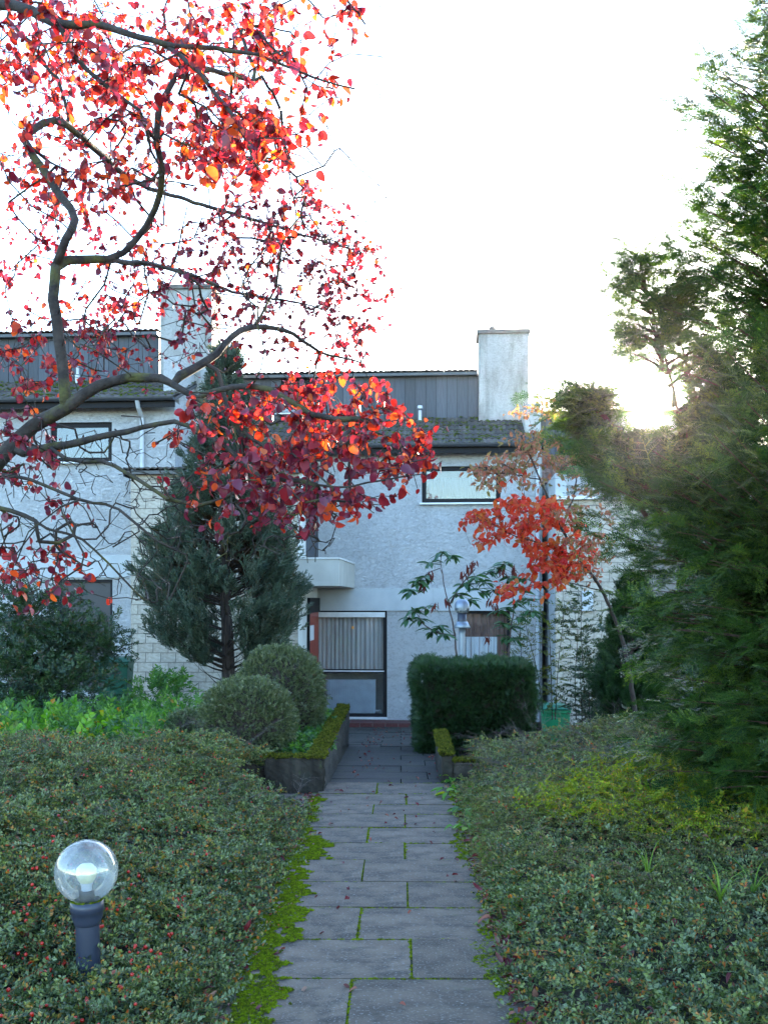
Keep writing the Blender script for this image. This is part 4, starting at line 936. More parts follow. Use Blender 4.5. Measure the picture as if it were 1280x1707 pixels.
q = W(925, 1175, 16.8); wheelie((q.x, q.y, q.z - .93), math.radians(-6), M['bin_green'], M['bin_lid'], 'bright green wheelie bin beside the clipped hedge')
q = W(193, 1097, 17.0); wheelie((q.x, q.y, q.z - .95), math.radians(3), M['bin_dark'], M['bin_dark'], 'dark green wheelie bin against the left house wall', .54, .55, .95)

# ================================================================== CLIPPED SHRUBS
box_v = [sprig_leafy('box_sprig', M['box'], .05, 14, .015, .009, 1.4, .35, .1) for _ in range(5)]
def ball(label, c, rx, ry, rz, n_, base):
    e = empty('box_ball', (c[0], c[1], base), label=label, cat='shrub', group='clipped box balls in the planter')
    v = rvs(n_); nn = 1 + .05 * nfun(v[:, 0] * 3 + c[0], v[:, 2] * 3, 1.2)[:, None] + .02 * nfun(v[:, 0] * 9, v[:, 2] * 9 + v[:, 1] * 5, 1.5)[:, None]
    pw = np.sign(v) * np.abs(v) ** .88
    r_ = RNG.uniform(.84, .985, n_)[:, None]; P = pw * [rx, ry, rz] * nn * r_ + [0, 0, c[2] - base]
    ok = P[:, 2] > .03; P = P[ok]; v = v[ok]; n2 = len(P)
    d = v + RNG.normal(size=(n2, 3)) * .55 + [0, 0, .35]
    scatter('foliage', box_v, P, d, rvs(n2), RNG.uniform(.7, 1.25, n2), parent=e, kind='stuff')
    k = n_ // 40; v2 = rvs(k); v2[:, 2] = np.abs(v2[:, 2]) * .9; P2 = v2 * [rx, ry, rz] * 1.0 + [0, 0, c[2] - base]
    scatter('stray_shoots', box_v, P2, v2 + RNG.normal(size=(k, 3)) * .3, rvs(k), RNG.uniform(.9, 1.6, k), parent=e, kind='stuff')
    mb = MB(); prof = [(max(.001, rx * .84 * math.cos(t) ** .85), (c[2] - base) + rz * .84 * math.sin(t)) for t in np.linspace(-PI / 2 * .8, PI / 2 * .999, 14)]
    mb.lathe(prof, n=24); mb.build('light_block_core', M['bark_dark'], e, True)  # added solid core, blocks light from passing through the ball
    for k in range(4): mb = MB(); a = k * 1.6; mb.tube([(.02 * math.cos(a), .02 * math.sin(a), -.1), (.1 * math.cos(a), .1 * math.sin(a), .3)], [.014, .01], 6); mb.build('stem', M['bark_dark'], e)
q = W(413, 1210, 9.6); ball('front clipped box ball, the lower of the two large ones in the planter', q, .44, .44, .45, 6000, .02)
q = W(468, 1168, 11.0); ball('rear clipped box ball, taller, beside the mossy planter wall', q, .47, .47, .60, 7000, .0)
q = W(312, 1228, 10.2); ball('small low box bush left of the front box ball', q, .22, .26, .25, 2000, .0)
# hedge
hv = [sprig_yew('hedge_sprig', M['yew_dark'], .09, 3, .019, .0035, .006, .1) for _ in range(5)]
he = empty('clipped_hedge', (1.05, 12.2, float(H(1.0, 11.8))), label='dark green square clipped yew hedge right of the path below the lamp', cat='hedge')
hx, hy, hz = .66, .62, 1.15
P = []; D = []
for _ in range(9500):
    f_ = random.choices((0, 1, 2, 3), (5, 2.2, 1.2, 4))[0]; a, b = random.uniform(-1, 1), random.uniform(-1, 1); j = random.uniform(.9, 1.0)
    if f_ == 0: p_ = (a * hx, -hy * j, (b + 1) / 2 * hz); d = (0, -1, .25)
    elif f_ == 1: p_ = (-hx * j, a * hy, (b + 1) / 2 * hz); d = (-1, 0, .25)
    elif f_ == 2: p_ = (hx * j, a * hy, (b + 1) / 2 * hz); d = (1, 0, .25)
    else: p_ = (a * hx, b * hy, hz * (1 - (1 - j) * .8)); d = (0, 0, 1)
    # rounded shoulders and an uneven face; narrower at the foot
    k = 1 - .10 * (1 - p_[2] / hz) ** 2 - .05 * max(0, (p_[2] / hz - .8) * 5) ** 2; bm_ = .02 * math.sin(p_[0] * 7 + p_[2] * 5) + .015 * math.sin(p_[0] * 17 - p_[2] * 13)
    P.append((p_[0] * k + d[0] * bm_, p_[1] * k + d[1] * bm_, p_[2] + d[2] * bm_)); D.append(d)
P = np.array(P); D = np.array(D, float) + RNG.normal(size=(len(P), 3)) * .45
scatter('foliage', hv, P, D, rvs(len(P)), RNG.uniform(.7, 1.35, len(P)), parent=he, kind='stuff')
mb = MB(); mb.box(-hx * .86, hx * .86, -hy * .86, hy * .86, -.1, hz * .93); bevel(mb.build('light_block_core', M['bark_dark'], he), .08, 3)  # solid box added inside the leaves to block light
mb = MB(); mb.tube([(-.5, 0, -.2), (-.5, 0, .2)], .03); mb.tube([(.4, 0, -.2), (.4, 0, .2)], .03); mb.build('stems', M['bark_dark'], he)

# ================================================================== BLUE CYPRESS
cvv = [sprig_cyp('cypress_spray', M['cypress'], .17, 8) for _ in range(6)]; cvx = [sprig_cyp('cypress_dead_spray', M['cypress_dead'], .13, 6) for _ in range(3)]
def conifer(name, label, cx, cyy, zb, zt, prof, n_b, vv, sc, m_bark, trunk_r, lean=0, group=None, lower=None, spp=26, up=.35, inner=None, density=1.0, cat='tree', bare=0):
    e = empty(name, (cx, cyy, zb), label=label, cat=cat, group=group)
    Hh = zt - zb; mb = MB(); tp = [(.03 * math.sin(k * 1.3), .03 * math.cos(k), Hh * k / 8) for k in range(9)]
    mb.tube([(0, 0, -.2)] + tp[1:], [trunk_r * (1 - .11 * k) for k in range(9)], 10); mb.build('trunk', m_bark, e, True)
    P = []; D = []; PI_ = []; DI = []; lim = MB()
    for i in range(n_b):
        zz = zb + Hh * random.random(); 
        R_ = float(np.interp(zz, [a for a, b in prof], [b for a, b in prof]))
        if R_ <= .02: continue
        az = random.uniform(0, 2 * PI); R_ *= random.uniform(.72, 1.08); rise = up * R_
        s0 = Vector((0, 0, max(.15, zz - zb - rise))); e1 = Vector((R_ * math.cos(az), R_ * math.sin(az), zz - zb))
        mid = s0.lerp(e1, .5) + Vector((0, 0, -.12 * R_)); 
        def bez(t): return s0 * (1 - t) ** 2 + mid * 2 * t * (1 - t) + e1 * t * t
        if R_ > .25 and (zz - zb > bare * 1.2 or random.random() < .25): lim.tube([bez(t) for t in (0, .33, .66, 1)], [.016, .012, .007, .003], 4, False)
        for j in range(int(spp * density * max(.35, R_ / 1.1))):
            t = random.uniform(.45, 1.0) ** .7; q = bez(t) + rv() * .09 * (.5 + R_)
            dd = (e1 - mid).normalized() + rv() * .45 + Vector((0, 0, up * .9))
            if bare and q.z < bare and abs(q.x - .05) < .2: continue
            P.append(tuple(q)); D.append(tuple(dd))
        if inner and R_ > .4 and zz - zb > bare * 1.25:
            for j in range(7): t = random.uniform(.2, .6); PI_.append(tuple(bez(t) + rv() * .08)); DI.append(tuple((e1 - mid).normalized() + rv() * .6 + Vector((0, 0, -.2))))
    lim.build('limbs', m_bark, e)
    n_ = len(P); scatter('crown', vv, P, D, rvs(n_), RNG.uniform(*sc, n_), parent=e, kind='stuff')
    if inner and PI_: scatter('inner_foliage', inner, PI_, DI, rvs(len(PI_)), RNG.uniform(.7, 1.3, len(PI_)), parent=e, kind='stuff')
    return e, lim
Zc = 15.0; cxx = (378 - CX) * Zc / F
def zc_(py): return W(0, py, Zc).z
prof = [(zc_(p_), r) for p_, r in ((1110, .0), (1100, .4), (1080, .8), (1045, 1.12), (980, 1.17), (900, 1.08), (840, .9), (790, .7), (740, .45), (690, .28), (640, .18), (600, .08), (590, .02))]
e, _ = conifer('cypress_tree', 'tall blue-green cypress with bare lower trunk before the pale block wall', cxx, Zc, -.25, zc_(592), prof, 520, cvv, (.7, 1.35), M['bark_dark'], .11, spp=22, up=.45, inner=cvx, bare=1.9)
mb = MB()
for i in range(14):   # dead lower branches reaching down and out
    az = random.uniform(0, 2 * PI); z0 = random.uniform(.45, 1.2); pts = [Vector((0, 0, z0))]; d = Vector((math.cos(az), math.sin(az), random.uniform(.0, .5)))
    for j in range(6): d = (d + rv() * .15 + Vector((0, 0, .03))).normalized(); pts.append(pts[-1] + d * .16)
    mb.tube(pts, [.012, .01, .008, .006, .004, .003, .002], 4, False)
mb.build('dead_branches', M['bark_dark'], e)
# dark narrow conifer behind right
hv2 = [sprig_yew('dark_conifer_spray', M['yew_dark'], .16, 5, .022, .006, .008, .1) for _ in range(4)]
q = W(1052, 1200, 14); conifer('narrow_conifer', 'dark narrow evergreen beside the pale block wall, behind the yew', q.x, 14, -.9, W(0, 975, 14).z, [(-.9, .35), (-.4, .42), (.6, .42), (1.3, .3), (1.8, .05)], 170, hv2, (.8, 1.4), M['bark_dark'], .05, spp=60, up=.6, density=1.3)

# ================================================================== YEW
yv = [sprig_yew('yew_spray', M['yew'], .15, 5, .027, .0072, .0100, .25) for _ in range(6)]
YC = Vector((3.05, 6.4, .15)); ye = empty('yew_tree', tuple(YC), label='large green yew filling the right side of the view', cat='tree')
yprof = [(.1, .7), (.35, 1.12), (.6, 1.26), (.9, 1.36), (1.3, 1.42), (1.7, 1.46), (2.1, 1.56), (2.45, 1.64), (2.75, 1.68), (2.95, 1.44), (3.15, 1.28), (3.4, 1.18), (3.9, 1.20), (4.4, 1.16), (4.8, 1.04), (5.2, .86), (5.7, .5), (6.2, .1)]
P = []; D = []; lim = MB()
sdir = np.array(sd)
def off_sun(p_):
    q = np.array(p_ + YC) - np.array([0, 0, EYE]); return np.linalg.norm(q - (q @ sdir) * sdir)
def yew_bough(s0, e1, R_, cnt):
    if min(off_sun(e1), off_sun(s0.lerp(e1, .5)), off_sun(s0.lerp(e1, .8))) < .2: return
    mid = s0.lerp(e1, .5) + Vector((0, 0, .12 * R_)); 
    def bez(t): return s0 * (1 - t) ** 2 + mid * 2 * t * (1 - t) + e1 * t * t
    lim.tube([bez(t) for t in (0, .25, .5, .75, 1)], [.015, .011, .007, .0045, .002], 5, False)
    ax = (e1 - mid).normalized(); side = ax.cross(Vector((0, 0, 1)))
    if side.length < .1: side = Vector((1, 0, 0))
    side.normalize()
    for j in range(cnt):
        t = random.uniform(.3, 1.02); w_ = (1.12 - t) * .42 * random.uniform(-1, 1); 
        q = bez(min(t, 1)) + side * w_ + rv() * .09 + Vector((0, 0, -.10 * abs(w_)))
        dd = ax + side * (w_ * 3.2) + rv() * .5 + Vector((0, 0, random.uniform(-.35, .35)))
        P.append(tuple(q)); D.append(tuple(dd))
for i in range(1250):
    zz = .12 + 6.0 * random.random() ** (1.15 if i % 3 else .75); az = random.gauss(-2.2, 1.3) if random.random() < .8 else random.uniform(0, 2 * PI)
    R_ = float(np.interp(zz, [a for a, b in yprof], [b for a, b in yprof])) * random.choice((.45, .6, .72, .85, .93, .97, 1.0, 1.04, 1.12)) * random.uniform(.94, 1.03)
    e1 = Vector((R_ * math.cos(az), R_ * math.sin(az), zz - YC.z)); s0 = Vector((.0, .0, max(.1, zz - YC.z - R_ * (.6 if zz > 2 else .3))))
    yew_bough(s0, e1, R_, int(9 + 12 * R_))
# second leader to the left, with side shoots
tops = [((1062, 425, 7.0), .36), ((1108, 480, 7.0), .26), ((950, 640, 7.2), .14), ((985, 655, 6.9), .2)]
for (tp, rr) in tops:
    T = W(*tp) - YC; B = Vector((T.x * .75, T.y * .5, 2.0)); lim.tube([B, B.lerp(T, .5) + Vector((.03, 0, 0)), T], [.016, .010, .003], 6, False)
    Lh = (T - B).length
    for k in range(int(130 * rr * 1.1 + 16)):
        t = random.uniform(.15, 1.0); a = random.uniform(0, 2 * PI); c = B.lerp(T, t); ln = rr * (1.12 - t) * random.uniform(.6, 1.15) + .05
        yew_bough(c, c + Vector((math.cos(a) * ln, math.sin(a) * ln, ln * .5)), ln, int(11 + 22 * ln))
P = np.array(P); D = np.array(D)
# gap cut along the view to the low sun, shaped to imitate its glare
pw_ = P + np.array(YC) - np.array([0, 0, EYE]); along = pw_ @ sdir; dist = np.linalg.norm(pw_ - along[:, None] * sdir, axis=1)
keep = dist > .27 + .04 * np.sin(P[:, 2] * 20); P, D = P[keep], D[keep]
nr = np.tile([0, 0, 1.], (len(P), 1)) + RNG.normal(size=(len(P), 3)) * .5
scatter('crown', yv, P, D, nr, RNG.uniform(.7, 1.35, len(P)) * np.where(P[:, 2] > 2.9, .8, 1), parent=ye, kind='stuff')
lim.build('limbs', M['bark_red'], ye)
mb = MB()
for k, (a, r) in enumerate(((0, .11), (2.1, .07), (4.0, .07))):
    mb.tube([(.05 * math.cos(a), .05 * math.sin(a), -.3), (.12 * math.cos(a), .12 * math.sin(a), 1.5), (.2 * math.cos(a), .2 * math.sin(a), 3.2), (.1 * math.cos(a), .1 * math.sin(a), 5.2)], [r, r * .8, r * .55, r * .2], 9)
mb.build('trunk', M['bark_red'], ye, True)
print('yew sprays', len(P))

# ================================================================== RED-LEAVED TREE
G = Grow()
def PX(*a): return [W(px, py, Z) for px, py, Z in a]
G.limb([Vector((-2.75, 5.7, .0)), Vector((-2.7, 5.7, .8))] + PX((-165, 1120, 5.65), (-120, 960, 5.6)), .13, .10)
G.limb(PX((-120, 960, 5.6), (-60, 840, 5.6), (0, 765, 5.5), (55, 712, 5.5), (110, 682, 5.4), (165, 642, 5.4), (240, 628, 5.3), (290, 640, 5.2), (330, 665, 5.1), (385, 700, 5.0), (440, 745, 4.9), (500, 765, 4.8)), .074, .005)
G.limb(PX((-120, 960, 5.6), (-175, 760, 5.7), (-200, 500, 5.8), (-190, 250, 5.7), (-150, 60, 5.6), (-120, -200, 5.5)), .10, .05)
G.limb(PX((108, 682, 5.4), (106, 620, 5.4), (99, 560, 5.4), (90, 500, 5.4), (95, 445, 5.45), (114, 432, 5.5)), .034, .024)
G.limb(PX((114, 432, 5.5), (160, 433, 5.6), (205, 422, 5.7), (245, 375, 5.7), (268, 320, 5.6), (272, 280, 5.5), (262, 240, 5.4), (230, 195, 5.3)), .024, .008)
G.limb(PX((95, 445, 5.45), (112, 400, 5.4), (125, 365, 5.5), (105, 330, 5.6), (70, 280, 5.7), (40, 230, 5.8)), .018, .007)
G.limb(PX((160, 433, 5.6), (240, 440, 6.2), (310, 455, 6.8), (345, 470, 7.2), (400, 490, 7.6), (470, 500, 7.9), (560, 520, 8.2)), .016, .006)
G.limb(PX((285, 638, 5.2), (320, 615, 5.3), (360, 590, 5.4), (400, 550, 5.6), (440, 545, 5.8), (490, 558, 6.0), (530, 585, 6.2), (600, 605, 6.4)), .028, .006)
G.limb(PX((20, 755, 5.5), (90, 745, 5.4), (180, 725, 5.3), (240, 712, 5.2), (290, 704, 5.1), (330, 714, 5.0), (370, 740, 4.9)), .03, .006)
G.limb(PX((70, 735, 5.4), (110, 765, 5.3), (170, 770, 5.2), (230, 800, 5.1), (280, 830, 5.0), (330, 845, 5.0)), .013, .004)
G.limb(PX((-20, 790, 5.5), (50, 800, 5.3), (130, 830, 5.2), (200, 850, 5.1), (260, 900, 5.1), (310, 925, 5.1)), .013, .003)
G.limb(PX((-60, 840, 5.6), (20, 850, 5.5), (80, 880, 5.4), (140, 900, 5.4), (200, 960, 5.4), (240, 1000, 5.4)), .013, .003)
G.limb(PX((-160, 100, 5.6), (-70, 25, 5.4), (20, 8, 5.2), (100, 40, 5.0), (160, 42, 5.0), (230, 60, 4.9), (300, 78, 4.8), (360, 82, 4.8), (430, 92, 4.7), (520, 130, 4.6), (590, 148, 4.6)), .042, .004)
G.limb(PX((105, 45, 5.0), (125, 90, 5.0), (170, 140, 5.0), (235, 185, 5.0), (252, 250, 5.1), (275, 290, 5.2)), .016, .006)
G.limb(PX((260, 66, 4.9), (320, 110, 4.7), (360, 160, 4.6), (400, 210, 4.5), (420, 260, 4.5)), .01, .004)
G.limb(PX((-140, -60, 5.5), (0, -110, 5.2), (200, -110, 5.0), (400, -90, 4.8), (540, -30, 4.7), (610, 40, 4.7)), .03, .004)
G.limb(PX((330, 665, 5.1), (390, 645, 5.0), (450, 650, 4.9), (520, 690, 4.8), (600, 700, 4.8), (670, 700, 4.8)), .012, .003)
G.limb(PX((370, 740, 4.9), (430, 790, 4.8), (500, 800, 4.7), (560, 812, 4.7), (640, 800, 4.8), (710, 790, 4.8)), .01, .003)
G.limb(PX((40, 230, 5.8), (90, 200, 6.0), (150, 240, 6.4), (220, 300, 7), (300, 330, 7.6), (400, 360, 8.2), (500, 390, 8.5), (600, 420, 8.6)), .012, .004)
ell = [(110, 90, 150, 110, 4.6, 7.5, 150, 1), (320, 110, 190, 110, 4.4, 7.3, 160, 1), (500, 30, 130, 60, 4.5, 5.6, 26, 1), (570, 130, 60, 50, 4.4, 5.2, 8, 1),
       (400, 250, 100, 70, 3.9, 5.0, 75, 1), (480, 200, 70, 60, 4.2, 5, 12, 1), (140, 270, 160, 100, 5, 8, 110, 1),
       (460, 390, 130, 100, 6.5, 9, 130, 0), (590, 480, 75, 100, 7, 9, 60, 0), (330, 470, 150, 100, 6.5, 8.5, 60, 0), (120, 430, 150, 120, 6, 8.5, 80, 0), (460, 400, 40, 50, 4.6, 5.2, 5, 1),
       (90, 600, 130, 70, 5.5, 8, 55, 1), (250, 560, 140, 80, 6, 8.5, 40, 0), (500, 570, 120, 70, 6.5, 8, 45, 0), (560, 655, 110, 45, 4.7, 5.8, 45, 1), (430, 720, 150, 75, 4.3, 5.6, 105, 1), (620, 735, 120, 55, 4.5, 5.4, 55, 1),
       (430, 815, 130, 60, 4.2, 5.2, 62, 2), (540, 810, 110, 50, 4.4, 5.2, 34, 2), (690, 790, 55, 40, 4.6, 5.2, 12, 1), (600, 850, 70, 25, 4.7, 5.2, 5, 1), (40, 740, 70, 70, 5, 6, 26, 2), (60, 960, 90, 60, 5, 6.2, 24, 1), (80, 830, 80, 60, 5.2, 6.2, 8, 2), (500, 860, 50, 30, 4.5, 5, 8, 2)]
for _ in range(110):     # secondary limbs, angular and wandering
    px_, py_ = random.choice(((random.uniform(-20, 560), random.uniform(-20, 330)), (random.uniform(0, 560), random.uniform(330, 620)), (random.uniform(0, 300), random.uniform(640, 1000)), (random.uniform(300, 620), random.uniform(640, 860))))
    G.reach(W(px_, py_, random.uniform(4.8, 6.6) if py_ < 620 else random.uniform(4.8, 5.8)), .1, .022, sag=random.uniform(-.1, .3), tipr=.0042)
targets = []
for cx, cyy, rx, ry, z0, z1, n_, kd in ell:
    for _ in range(int(n_ * 1.85)):
        a = random.uniform(0, 2 * PI); r = random.random() ** .5 * random.uniform(.8, 1.15); targets.append((W(cx + rx * r * math.cos(a), cyy + ry * r * math.sin(a), random.uniform(z0, z1 + .8)), kd))
for _ in range(380):
    targets.append((W(random.uniform(0, 300), random.uniform(720, 1010), random.uniform(5, 6.3)), -1))
for _ in range(420): targets.append((W(random.uniform(0, 640), random.uniform(0, 620), random.uniform(5, 7)), -1))
for _ in range(170): targets.append((W(random.uniform(280, 560), random.uniform(780, 940), random.uniform(4.6, 5.3)), -1))
targets.sort(key=lambda t: G.near(t[0])[1])
LV = []      # (pos, dir, normal, scale, kind)
for q, kd in targets:
    tip = G.reach(q, .085, .016, sag=random.uniform(-.15, .25))
    if kd < 0: continue
    m_ = random.randint(3, 6) if kd != 0 else random.randint(4, 7)
    node = tip
    for k in range(m_):
        p_ = G.p[node] + rv() * .012
        d = rv() * .8 + Vector((.05, -.1, -.75)); sc = random.choice((random.uniform(.35, .6), random.uniform(.5, .95))) * (.9 if kd == 0 else 1)
        LV.append((p_, d, rv() + Vector((0, -.3, .2)), sc, kd))
        if random.random() < .8 and G.par[node] >= 0 and G.minr[node] < .005: node = G.par[node]
G.radii(.0024, .38); mb = MB(); G.mesh(mb)
rt = empty('red_leaved_tree', (-2.75, 5.7, .2), label='red and purple autumn tree with arching mossy boughs over the left half', cat='tree')
off = Vector((2.75, -5.7, -.2))
def shift(mb, o_): mb.v = [(a + o_.x, b + o_.y, c + o_.z) for a, b, c in mb.v]; return mb
shift(mb, off).build('branches', M['bark_main'], rt, True)
rl = []; pu = []
for i in range(5):
    g = leaf_geo(random.uniform(.058, .074), random.uniform(.042, .056), random.uniform(.05, .55), random.uniform(.05, .6), 6)
    a = MB(); a.add(g[0], g[1], 0); a.tube([(0, -.018, .004), (0, 0, 0)], .0008, 3, False); rl.append(a.mesh('leaf', M['red_leaf'], True))
    a = MB(); a.add(g[0], g[1], 0); a.tube([(0, -.018, .004), (0, 0, 0)], .0008, 3, False); pu.append(a.mesh('leaf_purple', M['purple_leaf'], True))
vis = [l for l in LV if 0 <= CX + (l[0].x / l[0].y) * F <= 1280 and 0 <= HY - (l[0].z - EYE) / l[0].y * F]
vis.sort(key=lambda l: l[0].y / l[3]); big = vis[:290]; bid = {id(l) for l in big}; rest = [l for l in LV if id(l) not in bid]
def purple(l): return random.random() < {0: .72, 1: .34, 2: .78}[l[4]]
for l in big:
    o = link('leaf', random.choice(pu if purple(l) else rl), rt, l[0] + off, frame(l[1], l[2]).to_euler(), l[3])
A_ = [l for l in rest]; fl = [purple(l) for l in A_]
for want, vv, lab in ((False, rl, 'bright red leaves on the thin twigs'), (True, pu, 'dark purple leaves on the thin twigs')):
    s_ = [l for l, f_ in zip(A_, fl) if f_ == want]
    scatter('foliage', vv, [tuple(l[0] + off) for l in s_], [tuple(l[1]) for l in s_], [tuple(l[2]) for l in s_], [l[3] for l in s_], parent=rt, kind='stuff', label=lab)
print('red leaves', len(LV), 'nodes', len(G.p))

# ================================================================== ORANGE-RED SMALL TREE
G = Grow(); Zo = 12.6
G.limb(PX((1062, 1215, 12.8), (1040, 1080, 12.7), (1003, 985, Zo), (965, 930, 12.5), (935, 880, 12.4), (900, 800, 12.4), (868, 725, 12.4)), .035, .008)
G.limb(PX((965, 930, 12.5), (900, 905, 12.2), (850, 890, 12.0), (800, 860, 12.0)), .014, .004)
G.limb(PX((935, 880, 12.4), (960, 800, 12.6), (930, 720, 12.7), (900, 680, 12.7)), .014, .004)
G.limb(PX((900, 800, 12.4), (850, 790, 12.2), (790, 790, 12.1)), .01, .004)
G.limb(PX((1003, 985, Zo), (930, 970, 12.2), (870, 980, 12.1)), .01, .003)
OL = []; tg = []
for cx, cyy, rx, ry, n_, kd in ((840, 862, 70, 14, 34, 1), (885, 885, 80, 16, 34, 1), (925, 920, 60, 14, 26, 1), (955, 945, 45, 14, 30, 1), (880, 835, 55, 10, 26, 1), (820, 903, 40, 8, 8, 1), (905, 860, 40, 20, 20, 1), (860, 985, 45, 14, 14, 1), (900, 740, 65, 12, 34, 0), (880, 765, 75, 10, 34, 0), (820, 780, 55, 9, 28, 0), (900, 690, 45, 30, 20, 0), (955, 790, 45, 55, 40, 0), (970, 870, 50, 45, 44, 0), (985, 930, 35, 35, 24, 0), (860, 805, 60, 12, 26, 0), (905, 960, 40, 20, 14, 1)):
    for _ in range(n_):
        a = random.uniform(0, 2 * PI); r = random.random() ** .5 * 1.1; tg.append((W(cx + rx * r * math.cos(a), cyy + ry * r * math.sin(a), random.uniform(11.6, 13.2)), kd))
tg.sort(key=lambda t: G.near(t[0])[1])
for q, kd in tg:
    node = G.reach(q, .12, .02, sag=.1)
    for k in range(random.randint(5, 9)):
        OL.append((G.p[node] + rv() * .06 * Vector((1, 1, .4)) if False else G.p[node] + Vector((random.gauss(0, .05), random.gauss(0, .05), random.gauss(0, .02))), rv() + Vector((0, 0, -.5)), rv() + Vector((0, -.2, .8)), random.uniform(.7, 1.2), kd))
        if random.random() < .4 and G.par[node] >= 0 and G.minr[node] < .003: node = G.par[node]
G.radii(.0022, .42); mb = MB(); G.mesh(mb)
b0 = W(1062, 1215, 12.8); ot = empty('small_tree', tuple(b0), label='small tree with orange-red lower leaves and fading upper ones beside the right yew', cat='tree')
shift(mb, -b0).build('branches', M['bark_dark'], ot, True)
def lv_set(mn, m_, L, Wd, k=4, seg=3):
    out = []
    for i in range(k): g = leaf_geo(L * random.uniform(.9, 1.1), Wd, random.uniform(.1, .5), random.uniform(.1, .6), seg); a = MB(); a.add(g[0], g[1], 0); out.append(a.mesh(mn, m_))
    return out
oo, of = lv_set('orange_leaf', M['orange_leaf'], .078, .056), lv_set('fading_leaf', M['fading_leaf'], .062, .036)
for kd, vv, lab in ((1, oo, 'orange-red leaves of the lower sprays'), (0, of, 'fading pinkish brown leaves of the upper sprays')):
    s_ = [l for l in OL if l[4] == kd]; scatter('foliage', vv, [tuple(l[0] - b0) for l in s_], [tuple(l[1]) for l in s_], [tuple(l[2]) for l in s_], [l[3] for l in s_], parent=ot, kind='stuff', label=lab)

# ================================================================== RHODODENDRONS
rh = lv_set('leaf', M['rhodo'], .20, .072, 4, 4); dd_ = lv_set('withered_leaf', M['dead_leaf'], .14, .035, 3, 3)
def rhodo(label, base, limbs, tips, dead):
    G = Grow()
    for l in limbs: G.limb(PX(*l), .02, .008)
    b = PX(base)[0]; e = empty('rhododendron', tuple(b), label=label, cat='shrub')
    for q in tips + dead: G.reach(W(*q), .12, .015, sag=.15)
    for q in tips:
        p_ = W(*q)
        for k in range(random.randint(10, 13)):
            a = 2 * PI * k / 9 + random.uniform(-.3, .3); link('leaf', random.choice(rh), e, p_ - b + rv() * .03, frame((math.cos(a), math.sin(a), random.uniform(-.35, .3)), (random.gauss(0, .3), random.gauss(0, .3), 1)).to_euler(), random.uniform(.7, 1.1))
    for q in dead:
        p_ = W(*q)
        for k in range(7):
            link('withered_leaf', random.choice(dd_), e, p_ - b + rv() * .04, frame((random.gauss(0, .25), random.gauss(0, .25), -1), rv()).to_euler(), random.uniform(.7, 1.1))
    G.radii(.004, .4); mb = MB(); G.mesh(mb); shift(mb, -b).build('branches', M['twig_grey'], e, True); return e
Z = 15.2
rhodo('open leggy rhododendron left of the post lamp, with hanging withered leaves', (762, 1130, Z), [[(762, 1130, Z), (758, 1060, Z), (748, 1010, Z), (740, 975, Z)], [(748, 1010, Z), (765, 980, Z), (790, 950, Z)], [(758, 1060, Z), (730, 1055, Z), (705, 1040, Z)]],
      [(735, 922, Z), (718, 938, Z + .2), (752, 928, Z), (695, 970, Z), (684, 985, Z - .2), (708, 962, Z), (690, 1018, Z), (712, 1012, Z + .1), (700, 1035, Z), (680, 1032, Z), (733, 1045, Z), (742, 1060, Z - .2), (775, 975, Z), (792, 962, Z), (800, 985, Z + .2), (762, 992, Z), (720, 1052, Z), (785, 1000, Z)],
      [(718, 955, Z), (706, 975, Z), (782, 942, Z), (772, 955, Z), (790, 935, Z), (728, 1008, Z), (745, 1000, Z)])
Z = 15.4
rhodo('darker rhododendron right of the post lamp in front of the curtained window', (845, 1130, Z), [[(845, 1130, Z), (850, 1060, Z), (856, 1010, Z), (850, 970, Z)], [(856, 1010, Z), (880, 980, Z), (890, 960, Z)]],
      [(815, 955, Z), (828, 948, Z), (808, 970, Z), (840, 940, Z), (850, 965, Z), (870, 985, Z), (880, 1000, Z), (860, 1005, Z), (845, 1015, Z), (830, 1020, Z), (835, 1040, Z), (850, 1045, Z), (865, 1030, Z), (842, 1062, Z), (858, 1065, Z), (822, 985, Z), (875, 965, Z), (885, 1020, Z)],
      [(838, 950, Z), (855, 945, Z), (862, 955, Z), (815, 1000, Z), (825, 1010, Z), (812, 1060, Z)])

# ================================================================== SHRUBS, PLANTS
def bush(name, label, ells, vv, n_, sc, base, m_stem, stems=8, cat='shrub', up=.3, out=1.0, shell=.55, stem_r=.008):
    e = empty(name, tuple(base), label=label, cat=cat); b = np.array(base); P = []; D = []
    tot = sum(x[3] * x[4] * x[5] for x in ells)
    for (cx, cyy, cz, rx, ry, rz) in ells:
        k = int(n_ * rx * ry * rz / tot); v = rvs(k); r = (shell + (1.02 - shell) * RNG.random(k))[:, None] * (1 + .12 * nfun(v[:, 0] * 4, v[:, 2] * 4, 1)[:, None]); P.append(v * r * [rx, ry, rz] + [cx, cyy, cz]); D.append(v * out + RNG.normal(size=(k, 3)) * .5 + [0, 0, up])
    P = np.concatenate(P); D = np.concatenate(D); ok = P[:, 2] > H(P[:, 0], P[:, 1]) + .01; P, D = P[ok] - b, D[ok]
    scatter('foliage', vv, P, D, np.tile([0, -.2, 1.], (len(P), 1)) + RNG.normal(size=(len(P), 3)) * .5, RNG.uniform(*sc, len(P)), parent=e, kind='stuff')
    G = Grow(); G._add((0, 0, -.05), -1, .015)
    for _ in range(stems * 4): G.reach(P[random.randrange(len(P))], .12, .02, sag=.2)
    G.radii(.002, .45); mb = MB(); G.mesh(mb); mb.build('stems', m_stem, e); return e
sd_v = [sprig_leafy('shrub_sprig', M['shrub_dark'], .2, 16, .05, .022, 1.2, .4, .2, .002, seg=2) for _ in range(4)]
